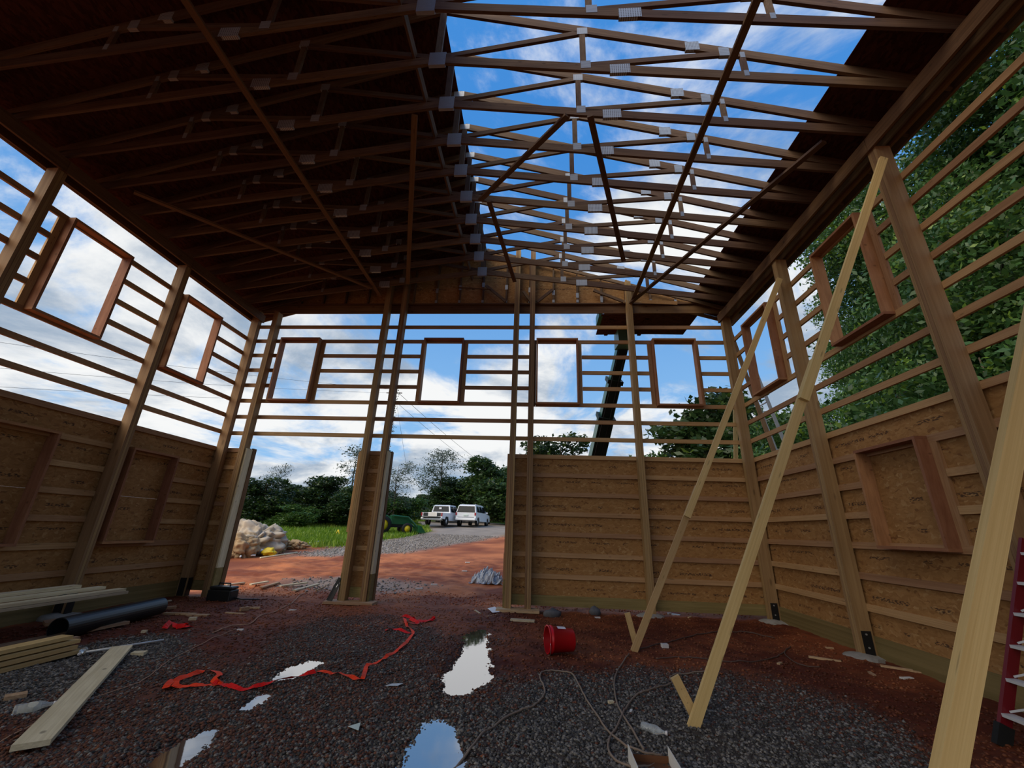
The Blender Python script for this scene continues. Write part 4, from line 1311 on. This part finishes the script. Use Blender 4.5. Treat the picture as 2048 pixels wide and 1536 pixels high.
# ------------------------------------------------------------------ trees
def leaf_cloud(blobs, n_spray, per, sig, size, up_bias, shell=(0.55, 1.05)):
    w_ = np.array([b[3] * b[4] + b[3] * b[5] + b[4] * b[5] for b in blobs]); w_ = w_ / w_.sum()
    bi = RNG.choice(len(blobs), n_spray, p=w_)
    B = np.array(blobs)[bi]
    d = RNG.normal(size=(n_spray, 3)); d /= np.linalg.norm(d, axis=1)[:, None]
    r = shell[0] + (shell[1] - shell[0]) * RNG.random(n_spray) ** 0.6
    c = B[:, :3] + d * B[:, 3:6] * r[:, None]
    C = np.repeat(c, per, 0) + RNG.normal(size=(n_spray * per, 3)) * sig * np.array([1, 1, .55])
    n = len(C)
    nrm = RNG.normal(size=(n, 3)) + np.array([0, 0, up_bias]); nrm /= np.linalg.norm(nrm, axis=1)[:, None]
    t = np.cross(nrm, RNG.normal(size=(n, 3))); t /= np.linalg.norm(t, axis=1)[:, None]
    b = np.cross(nrm, t)
    s = (size * (0.6 + 0.8 * RNG.random(n)))[:, None]
    P = np.stack([C - t * s, C + b * s * .5 - nrm * s * .1, C + t * s, C - b * s * .5 - nrm * s * .1], 1).reshape(-1, 3)
    F = np.arange(4 * n).reshape(-1, 4)
    tint = np.zeros((n, 3))
    sp = np.repeat(RNG.random(n_spray), per)
    tint[:, 0] = np.clip(0.6 * sp + 0.4 * RNG.random(n), 0, 1)
    tint[:, 1] = np.where(np.repeat(RNG.random(n_spray) < .22, per), RNG.random(n), 0)
    return P, F, np.repeat(tint, 4, 0)

def blob_set(rng, n, spread, zlo, zhi, rlo, rhi, taper=0.5):
    out = []
    for i in range(n):
        z = zlo + (zhi - zlo) * (i + .5) / n
        k = 1 - taper * abs((z - zlo) / (zhi - zlo) - 0.4)
        a = rng.random() * 6.283; r = spread * k * math.sqrt(rng.random())
        R = rlo + (rhi - rlo) * rng.random()
        out.append((r * math.cos(a), r * math.sin(a), z, R * k, R * k, R * .75 * k))
    return out

def tree_proto(kind, seed):
    """returns (trunk mesh, foliage mesh, height) of a tree standing at the origin"""
    rng = random.Random(seed)
    if kind == 'near':
        H = 15.0; blobs = blob_set(rng, 22, 3.6, 1.6, 14.0, 1.5, 2.5, 0.5); args = (9500, 13, 0.26, 0.075, 0.7); tr = 0.28; mk = 'leaf_near'
    elif kind == 'dense':
        H = 9.0; blobs = blob_set(rng, 13, 2.3, 0.9, 8.2, 1.2, 2.0, 0.55); args = (1500, 9, 0.24, 0.17, 0.8); tr = 0.18; mk = 'leaf'
    elif kind == 'wispy':
        H = 11.0; blobs = blob_set(rng, 12, 2.0, 3.2, 10.4, 0.7, 1.4, 0.4); args = (560, 6, 0.32, 0.10, 0.2); tr = 0.13; mk = 'leaf_grey'
    elif kind == 'near_bush':
        H = 5.0; blobs = blob_set(rng, 11, 1.9, 0.5, 4.3, 0.9, 1.5, 0.45); args = (2600, 11, 0.2, 0.075, 0.8); tr = 0.10; mk = 'leaf_near'
    else:
        H = 4.5; blobs = blob_set(rng, 9, 1.9, 0.5, 3.8, 0.9, 1.5, 0.45); args = (900, 9, 0.2, 0.13, 0.8); tr = 0.10; mk = 'leaf_bush'
    P, F, t = leaf_cloud(blobs, *args)
    fo = np_mesh(kind + '_foliage', P, F, mk, t)
    bm = bmesh.new()
    bm_tube(bm, [(0, 0, -.3), (.06, .02, H * .3), (-.05, .08, H * .6), (0, 0, H * .9)], [tr, tr * .75, tr * .45, tr * .12], 8)
    for b in blobs:
        z0 = max(0.4, b[2] - 0.35 * math.hypot(b[0], b[1]) - .5)
        s0 = V((0, 0, min(z0, H * .85))); e0 = V(b[:3])
        bm_tube(bm, [s0, s0.lerp(e0, .55) + V((0, 0, .12)), e0], [tr * .35, tr * .22, tr * .07], 5)
        for q in range(5 if kind in ('wispy', 'near') else 2):
            d = V((rng.uniform(-1, 1), rng.uniform(-1, 1), rng.uniform(-.2, 1))).normalized()
            bm_tube(bm, [e0, e0 + V((d.x * b[3], d.y * b[4], d.z * b[5])) * .9], [tr * .08, tr * .025], 4)
    return bm_mesh(kind + '_trunk', bm, 'bark', True), fo, H

PROTO = {}
def tree(kind, variant, base, height, wide, label, group, leafmat=None):
    key = (kind, variant)
    if key not in PROTO:
        PROTO[key] = tree_proto(kind, 100 + 13 * variant + len(kind))
    tr, fo, H = PROTO[key]
    e = empty('tree' if 'bush' not in kind else 'shrub', base, label=label, cat='tree' if 'bush' not in kind else 'shrub', group=group)
    s = height / H
    rot = random.random() * 6.283
    for nm_, me in (('trunk', tr), ('foliage', fo)):
        o = bpy.data.objects.new(nm_, me)
        COL.objects.link(o); o.parent = e
        o.scale = (s * wide, s * wide, s); o.rotation_euler = (0, 0, rot)
    return e

def tree_px(kind, variant, px, top, dist, wide, label, group='trees beyond the drive'):
    """a tree at ground distance dist along the bearing of pixel column px, as tall as row top shows"""
    d = ray(px, 1060)
    k = dist / math.hypot(d.x, d.y)
    x, y = d.x * k, d.y * k
    z = float(hsm(x, y))
    u = ray(px, top)
    zt = CAM.z + u.z / math.hypot(u.x, u.y) * dist
    return tree(kind, variant, (x, y, z - .1), zt - z + .1, wide, label, group)

for row in [('dense', 0, 512, 950, 38, 1.7, 'grey-green bushy tree behind the rock heap'),
        ('wispy', 0, 535, 925, 42, 1.1, 'thin twiggy tree behind the bushy tree by the rock heap'),
        ('bush', 0, 585, 1005, 36, 1.9, 'mid green shrub right of the rock heap'),
        ('dense', 1, 575, 968, 56, 2.0, 'dark rounded tree far behind the green shrub'),
        ('dense', 2, 635, 948, 39, 1.7, 'very dark tree left of the tall twiggy tree'),
        ('wispy', 1, 690, 888, 42, 1.6, 'tall airy tree between the left door post and the twin posts'),
        ('dense', 1, 692, 972, 37, 1.8, 'dark thicket tree below the tall airy tree'),
        ('dense', 0, 742, 970, 45, 1.8, 'dark tree partly hidden by the twin posts'),
        ('wispy', 0, 782, 918, 40, 1.3, 'airy tree just right of the twin posts'),
        ('bush', 1, 795, 990, 42, 1.8, 'light green shrub behind the tractor'),
        ('dense', 2, 838, 985, 58, 2.0, 'dark tree far behind the white pickup'),
        ('wispy', 1, 872, 896, 52, 1.6, 'tall leafless-looking tree above the white pickup'),
        ('dense', 1, 876, 972, 51, 2.0, 'dense green tree directly behind the white pickup'),
        ('dense', 0, 925, 950, 54, 1.9, 'green tree behind the white wagon'),
        ('dense', 2, 975, 912, 49, 1.5, 'large dark round tree left of the closed back wall'),
        ('dense', 1, 1025, 935, 58, 1.8, 'dark tree half hidden by the end posts of the closed back wall'),
        ('dense', 0, 1122, 864, 32, 1.1, 'dark round treetop showing over the closed back wall'),
        ('bush', 1, 1285, 892, 32, 0.75, 'leafy treetop behind the middle post of the closed back wall'),
        ('dense', 2, 1428, 775, 23, 1.25, 'dark tree over the far right corner of the back wall'),
        ('dense', 0, 462, 985, 52, 2.0, 'far dark tree showing beside the left door post'),
        ('bush', 0, 640, 1022, 44, 2.4, 'low dark shrub piece behind the grass'),
        ('bush', 1, 690, 1028, 50, 2.6, 'low far shrub left of the twin posts'),
        ('bush', 0, 850, 1018, 56, 2.6, 'low far shrub behind the pickup'),
        ('bush', 1, 995, 1000, 58, 2.4, 'low far shrub right of the wagon'),
        ('dense', 1, 610, 985, 66, 2.4, 'hazy far tree closing the gap left of the dark tree'),
        ('dense', 2, 790, 990, 72, 2.4, 'hazy far tree closing the gap behind the tractor')]:
    tree_px(*row, group='trees over the back wall' if 'treetop' in row[6] or 'corner' in row[6] else 'trees beyond the drive')
# big trees close outside the right wall
for i, (x, y, h_, wd, lab) in enumerate([(13.4, 6.8, 16.4, 0.95, 'towering leafy tree outside the near part of the right wall'),
        (13.0, 10.8, 15.4, 0.9, 'big leafy tree outside the middle of the right wall'),
        (14.6, 16.4, 12.0, 0.95, 'leafy tree outside the far end of the right wall'),
        (19.5, 9.5, 20.0, 1.15, 'tall tree standing behind the first row outside the right wall'),
        (11.8, 2.4, 16.0, 0.95, 'leafy tree outside the right wall at the frame edge'),
        (20.0, 16.0, 17.0, 1.2, 'tall tree farther back beyond the second wall post'),
        (13.0, 21.5, 8.5, 1.1, 'lower rounded tree beyond the far right corner')]):
    tree('near', i % 2, (x, y, -.2), h_, wd, lab, 'trees outside the right wall')
for i, (x, y, h_, lab) in enumerate([(9.2, 8.4, 6.0, 'bright green shrub between the right wall and the big trees'),
                                (8.8, 12.5, 5.6, 'yellow-green shrub near the outside ladder'),
                                (9.0, 5.0, 5.6, 'dark shrub close outside the right wall'),
                                (10.0, 16.5, 6.0, 'green shrub outside beyond the corner')]):
    tree('near_bush', i % 2, (x, y, -.2), h_, 0.9, lab, 'shrubs outside the right wall')

# ------------------------------------------------------------------ white pickup, white wagon
def wheel(e, x, y, z, r=0.37, w_=0.24, hub='chrome'):
    bm = bmesh.new()
    bm_lathe(bm, [(r * .62, -w_ / 2), (r * .95, -w_ / 2), (r, -w_ * .35), (r, w_ * .35), (r * .95, w_ / 2), (r * .62, w_ / 2)], 20)
    t = link('tyre', bm_mesh('tyre', bm, 'rubber', True), e)
    t.matrix_basis = Matrix.Translation((x, y, z)) @ Matrix.Rotation(math.pi / 2, 4, 'Y')
    bm = bmesh.new()
    bm_lathe(bm, [(0, -w_ * .42), (r * .62, -w_ * .36), (r * .62, w_ * .36), (0, w_ * .42)], 16)
    h = bpy.data.objects.new('hub', bm_mesh('hub', bm, hub, True))
    COL.objects.link(h); h.parent = t

def local(name, bm, mk, e, smooth_=False):
    o = bpy.data.objects.new(name, bm_mesh(name, bm, mk, smooth_))
    COL.objects.link(o); o.parent = e
    return o
def lbox(name, e, lo, hi, mk, bev=0.0):
    bm = bmesh.new(); bm_box(bm, lo, hi, bev)
    return local(name, bm, mk, e)

def pickup(loc, head):
    e = empty('pickup_truck', loc, label='white crew cab pickup with its tailgate down, parked left on the drive', cat='pickup truck')
    e.rotation_euler = (0, 0, head)
    bm = bmesh.new()   # lower body with wheel cut-outs kept simple as arches
    prism(bm, [(-2.9, .62), (-2.9, 1.12), (-.9, 1.14), (-.9, 1.16), (1.15, 1.16), (2.75, 1.10), (2.9, .95), (2.9, .55), (2.35, .48), (2.2, .8), (1.65, .8), (1.5, .48), (-1.25, .48), (-1.4, .82), (-2.05, .82), (-2.2, .58)], [0.98] * 16)
    local('body', bm, 'white_car', e)
    bm = bmesh.new()
    prism(bm, [(-.95, 1.16), (-.85, 1.80), (-.6, 1.90), (.75, 1.90), (1.55, 1.18)], [.95, .80, .76, .76, .93])
    local('cab', bm, 'white_car', e)
    bm = bmesh.new()
    prism(bm, [(-.975, 1.28), (-.885, 1.77), (-.80, 1.77), (-.86, 1.28)], [.80, .70, .70, .80])
    local('rear_window', bm, 'car_glass', e)
    for s in (-1, 1):
        for y0, y1 in ((-.70, .08), (.16, .98)):
            bm = bmesh.new()
            vs = [bm.verts.new(q) for q in ((s * .945, y0, 1.26), (s * .945, y1 + .12, 1.26), (s * .835, y1 - .12, 1.76), (s * .815, y0 + .04, 1.76))]
            f = bm.faces.new(vs)
            r = bmesh.ops.extrude_face_region(bm, geom=[f])
            for g in r['geom']:
                if isinstance(g, bmesh.types.BMVert): g.co.x += s * .012
            local('side_window', bm, 'car_glass', e)
        lbox('tail_lamp', e, (s * .96 - .09, -2.93, .82), (s * .96 + .03, -2.86, 1.10), 'tail_red', .01)
        lbox('mirror', e, (s * 1.08 - .12, 1.0, 1.25), (s * 1.08 + .12, 1.1, 1.48), 'black_plastic', .02)
    lbox('bed_interior', e, (-.84, -2.905, .80), (.84, -2.89, 1.10), 'black_plastic')
    lbox('tailgate', e, (-.84, -3.4, .70), (.84, -2.9, .76), 'black_plastic', .01)
    lbox('bumper', e, (-.98, -3.12, .48), (.98, -2.9, .66), 'chrome', .03)
    lbox('cargo_box', e, (-.35, -2.98, .78), (.50, -2.91, 1.14), 'white_paper', .01)
    lbox('rear_sticker', e, (-.18, -1.0, 1.50), (.06, -.955, 1.66), 'label_white')
    for x in (-.86, .86):
        for y in (-1.72, 1.92): wheel(e, x, y, .40, .40)
    return e
def wagon(loc, head):
    e = empty('wagon', loc, label='white long wagon with dark rear glass, parked right of the pickup', cat='car')
    e.rotation_euler = (0, 0, head)
    bm = bmesh.new()
    prism(bm, [(-2.6, .52), (-2.64, 1.15), (1.2, 1.18), (2.35, 1.08), (2.6, .9), (2.6, .48), (2.2, .42), (2.08, .78), (1.5, .78), (1.38, .42), (-1.3, .42), (-1.42, .78), (-2.0, .78), (-2.12, .46)], .99)
    local('body', bm, 'white_car', e)
    bm = bmesh.new()
    prism(bm, [(-2.62, 1.15), (-2.40, 1.80), (-2.15, 1.92), (.45, 1.94), (1.45, 1.17)], [.97, .82, .76, .76, .93])
    local('cabin', bm, 'white_car', e)
    bm = bmesh.new()
    prism(bm, [(-2.645, 1.20), (-2.445, 1.76), (-2.3, 1.76), (-2.45, 1.20)], [.88, .76, .76, .88])
    local('rear_window', bm, 'car_glass', e)
    for s in (-1, 1):
        for y0, y1 in ((-2.1, -1.3), (-1.15, -.25), (-.1, .85)):
            bm = bmesh.new()
            vs = [bm.verts.new(q) for q in ((s * .955, y0, 1.24), (s * .95, y1 + .1, 1.24), (s * .825, y1 - .1, 1.78), (s * .825, y0 + .05, 1.78))]
            f = bm.faces.new(vs)
            r = bmesh.ops.extrude_face_region(bm, geom=[f])
            for g in r['geom']:
                if isinstance(g, bmesh.types.BMVert): g.co.x += s * .012
            local('side_window', bm, 'car_glass', e)
        lbox('tail_lamp', e, (s * .93 - .08, -2.67, .92), (s * .93 + .065, -2.56, 1.17), 'tail_red', .01)
        lbox('mirror', e, (s * 1.06 - .1, 1.0, 1.2), (s * 1.06 + .1, 1.1, 1.36), 'white_car', .02)
        lbox('roof_rail', e, (s * .68 - .02, -1.9, 1.95), (s * .68 + .02, .3, 1.99), 'chrome')
    lbox('bumper', e, (-.97, -2.76, .48), (.97, -2.58, .70), 'white_car', .04)
    lbox('number_plate', e, (-.22, -2.68, .88), (.22, -2.63, 1.0), 'paper')
    lbox('seam', e, (-.8, -2.655, .74), (.8, -2.62, .76), 'black_plastic')
    for x in (-.86, .86):
        for y in (-1.7, 1.8): wheel(e, x, y, .36, .37)
    return e
def spot(px, d):
    r = ray(px, 1055); k = d / math.hypot(r.x, r.y)
    x, y = r.x * k, r.y * k
    return V((x, y, float(hsm(x, y))))
pickup(spot(887, 41.5), math.radians(-10))
wagon(spot(946, 43.0), math.radians(-8))

# ------------------------------------------------------------------ green tractor
def tractor(loc, head):
    e = empty('tractor', loc, label='small green tractor with front loader, parked right of the twin posts', cat='tractor')
    e.rotation_euler = (0, 0, head)
    bm = bmesh.new()
    prism(bm, [(0.1, .62), (0.1, 1.18), (.3, 1.24), (1.35, 1.10), (1.5, .95), (1.5, .62)], [.30, .30, .28, .26, .26, .28])
    local('hood', bm, 'tractor_green', e)
    lbox('chassis', e, (-.25, -.7, .42), (.25, 1.4, .64), 'black_steel', .02)
    lbox('seat', e, (-.24, -.75, .95), (.24, -.3, 1.05), 'yellow', .03)
    lbox('seat_back', e, (-.24, -.82, 1.0), (.24, -.72, 1.42), 'yellow', .03)
    for s in (-1, 1):
        bm = bmesh.new()
        bm_tube(bm, [V((s * .62, -.55 + .62 * math.cos(t), .55 + .62 * math.sin(t))) for t in np.linspace(.2, 2.9, 10)], .05, 6)
        local('fender', bm, 'tractor_green', e)
        wheel(e, s * .62, -.55, .56, .56, .30, 'yellow')
        wheel(e, s * .52, 1.15, .36, .36, .22, 'yellow')
        bm = bmesh.new(); bm_tube(bm, [(s * .55, -.85, .7), (s * .52, -.9, 2.2)], .035, 6); local('roll_bar', bm, 'black_steel', e)
        bm = bmesh.new(); bm_tube(bm, [(s * .40, .2, 1.15), (s * .40, 1.2, 1.1), (s * .40, 2.0, .4)], .06, 6); local('loader_arm', bm, 'tractor_green', e)
    bm = bmesh.new(); bm_tube(bm, [(-.53, -.9, 2.2), (.53, -.9, 2.2)], .035, 6); local('roll_bar', bm, 'black_steel', e)
    bm = bmesh.new(); bm_tube(bm, [V((.2 * math.cos(t), .0 + .12 * math.sin(t), 1.38 + .14 * math.sin(t))) for t in np.linspace(0, 6.283, 16)], .018, 6); local('steering_wheel', bm, 'rubber', e)
    bm = bmesh.new()
    prism(bm, [(1.95, .12), (1.95, .6), (2.1, .55), (2.45, .12)], .7)
    local('bucket', bm, 'tractor_green', e)
    for s in (-1, 1):
        lbox('headlamp', e, (s * .2 - .07, 1.495, .88), (s * .2 + .07, 1.515, .98), 'label_white')
    return e
tractor(spot(776, 30.5), math.radians(-56))

# ------------------------------------------------------------------ telescopic handler holding a sheet stack over the roof edge
th = empty('telehandler', (1.2, 15.6, hsm(1.2, 15.6)), label='green telescopic handler with its boom raised behind the closed back wall', cat='telehandler')
bp0, bp1 = V((1.40, 14.45, 1.55)), V((2.50, 10.95, 6.95))
dv = (bp1 - bp0)
for a, b, wd, mk, nm_ in ((0.0, 0.62, .50, 'green_paint', 'boom_section'), (0.45, 0.80, .42, 'green_paint', 'boom_section'), (0.7, 0.99, .34, 'green_paint', 'boom_section')):
    board(nm_, bp0 + dv * a, bp0 + dv * b, wd, wd * .85, mk, th, up=(0, 1, .6))
    x, y, z = basis(bp0, bp1, (0, 1, .6))
    p = (bp0 + dv * b)
    board('collar', p - dv.normalized() * .12, p, wd + .10, wd * .85 + .10, 'boom_dark', th, up=(0, 1, .6))
    # lit side and shaded belly painted on as pale and dark plates
    board('lit_side', bp0 + dv * a + y * (wd * .43), bp0 + dv * b + y * (wd * .43), wd * .96, .02, 'green_light', th, up=(0, 1, .6))
    board('belly_shade', bp0 + dv * a - z * (wd * .505), bp0 + dv * b - z * (wd * .505), .012, wd * .8, 'boom_dark', th, up=(0, 1, .6))
for s in (-.10, .10):
    tube('hose', [bp0 + dv * t + V((s, -.36, -.02)) for t in (0.25, .5, .75, .92)], .018, 'rubber', th, 6)
bm = bmesh.new()
hx, hy, hz = 2.42, 10.75, 6.72
for q in (-.16, .16):
    pass
prism(bm, [(-.35, -.25), (.35, -.15), (.30, .32), (-.25, .32)], .20)
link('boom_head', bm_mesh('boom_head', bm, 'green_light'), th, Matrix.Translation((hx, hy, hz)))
board('carriage', (1.80, 10.62, 7.12), (3.0, 10.62, 7.12), .25, .08, 'green_paint', th)
box('carriage_end', (1.60, 9.80, 6.97), (1.70, 10.35, 7.22), 'green_paint', th)
for x in (1.95, 2.9):
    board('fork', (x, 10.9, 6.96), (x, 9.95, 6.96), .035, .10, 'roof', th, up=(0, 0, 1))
lbx = [('chassis', (0.55, 14.3, .65), (1.85, 18.4, 1.15), 'green_paint'), ('engine_cover', (1.35, 15.0, 1.15), (1.95, 18.0, 1.55), 'green_paint'),
       ('cab', (0.35, 15.4, 1.15), (1.05, 16.9, 2.45), 'car_glass'), ('cab_roof', (0.32, 15.35, 2.45), (1.08, 16.95, 2.53), 'green_paint')]
for nm_, lo, hi, mk in lbx: box(nm_, lo, hi, mk, th)
for x in (.5, 1.9):
    for y in (14.7, 17.8):
        bm = bmesh.new()
        bm_lathe(bm, [(.0, -.2), (.5, -.2), (.62, -.12), (.62, .12), (.5, .2), (.0, .2)], 20)
        link('tyre', bm_mesh('tyre_big', bm, 'rubber', True), th, Matrix.Translation((x, y, float(hsm(x, y)) + .6)) @ Matrix.Rotation(math.pi / 2, 4, 'Y'))
st = empty('sheet_stack', (2.9, 10.3, 6.98), label='stack of brown sheets carried on the raised forks beyond the back wall', cat='sheet stack')
for i in range(5):
    j = 0.03 * ((i * 37) % 5 - 2)
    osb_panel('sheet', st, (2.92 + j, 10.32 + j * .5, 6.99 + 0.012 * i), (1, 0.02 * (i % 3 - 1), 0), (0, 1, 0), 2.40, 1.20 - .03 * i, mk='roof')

# outside ladder and props seen through the right wall
ol = empty('extension_ladder', (6.0, 9.6, 0), label='aluminium ladder standing outside behind the right wall braces', cat='ladder')
a0, a1 = V((6.6, 10.4, 0.0)), V((5.15, 9.75, 5.2))
for oy in (0, .42):
    board('rail', a0 + V((.1 * 0, -oy, 0)), a1 + V((0, -oy, 0)), .07, .03, 'alu', ol, up=(1, 0, 0))
for i in range(14):
    p = a0.lerp(a1, (i + 1) / 15)
    tube('rung', [p, p + V((0, -.42, 0))], .015, 'alu', ol, 6)
tag(board('prop', (5.9, 9.5, 0), (4.72, 9.35, 6.3), .089, .038, 'girt', None, up=(1, 0, 0)), 'slanting outside prop board crossing the far right corner windows', 'brace')
tag(board('prop', (4.30, 10.1, 0), (4.75, 9.6, 5.0), .089, .038, 'brace', None, up=(1, 0, 0)), 'pale outside prop board behind the far right corner post', 'brace')

# ------------------------------------------------------------------ utility pole and wires
pb = spot(752, 46.0)
up_ = empty('utility_pole', pb, label='wooden utility pole with vines, mostly hidden by the twin posts', cat='utility pole')
top_px = ray(745, 770); zt = CAM.z + top_px.z / math.hypot(top_px.x, top_px.y) * 46.0
tube('pole_shaft', [pb + V((0, 0, -.3)), V((pb.x, pb.y, zt))], [.17, .12], 'pole', up_, 8)
tube('cross_arm', [V((pb.x - .9, pb.y, zt - .6)), V((pb.x + .9, pb.y, zt - .6))], .06, 'pole', up_, 6)
P, F, t = leaf_cloud([(0, 0, (zt - pb.z) * k, .45, .45, 1.2) for k in (.35, .5, .65, .8, .93)], 160, 6, .14, .09, .3)
link('vine', np_mesh('vine', P, F, 'leaf_grey', t), up_, Matrix.Translation(pb))
def wire(pa, pbb, sag, label, r=.012):
    pts = [V(pa).lerp(V(pbb), i / 24) - V((0, 0, sag * 4 * (i / 24) * (1 - i / 24))) for i in range(25)]
    tag(tube('power_line', pts, r, 'wire', None, 5), label, 'cable')
pt = V((pb.x, pb.y, zt))
def far_pt(px, py, dist):
    d = ray(px, py); k = dist / math.hypot(d.x, d.y)
    return CAM + d * k
wire(far_pt(-60, 676, 44), pt + V((0, 0, -.2)), .3, 'highest overhead wire crossing the left wall openings')
wire(far_pt(-60, 731, 44), pt + V((-.5, 0, -.6)), .3, 'middle overhead wire crossing the left wall openings')
wire(far_pt(-60, 770, 44), pt + V((0, 0, -1.6)), .3, 'lowest overhead wire crossing the left wall openings')
wire(pt + V((.5, 0, -.6)), far_pt(1010, 958, 90), .6, 'overhead wire sloping down to the right, upper of the pair', .022)
wire(pt + V((0, 0, -1.4)), far_pt(1010, 972, 90), .6, 'overhead wire sloping down to the right, lower of the pair', .018)
wire(pt + V((.2, 0, -1.0)), stk + V((-.75, .2, 2.15)), .0, 'guy wire running down to the yellow guard')
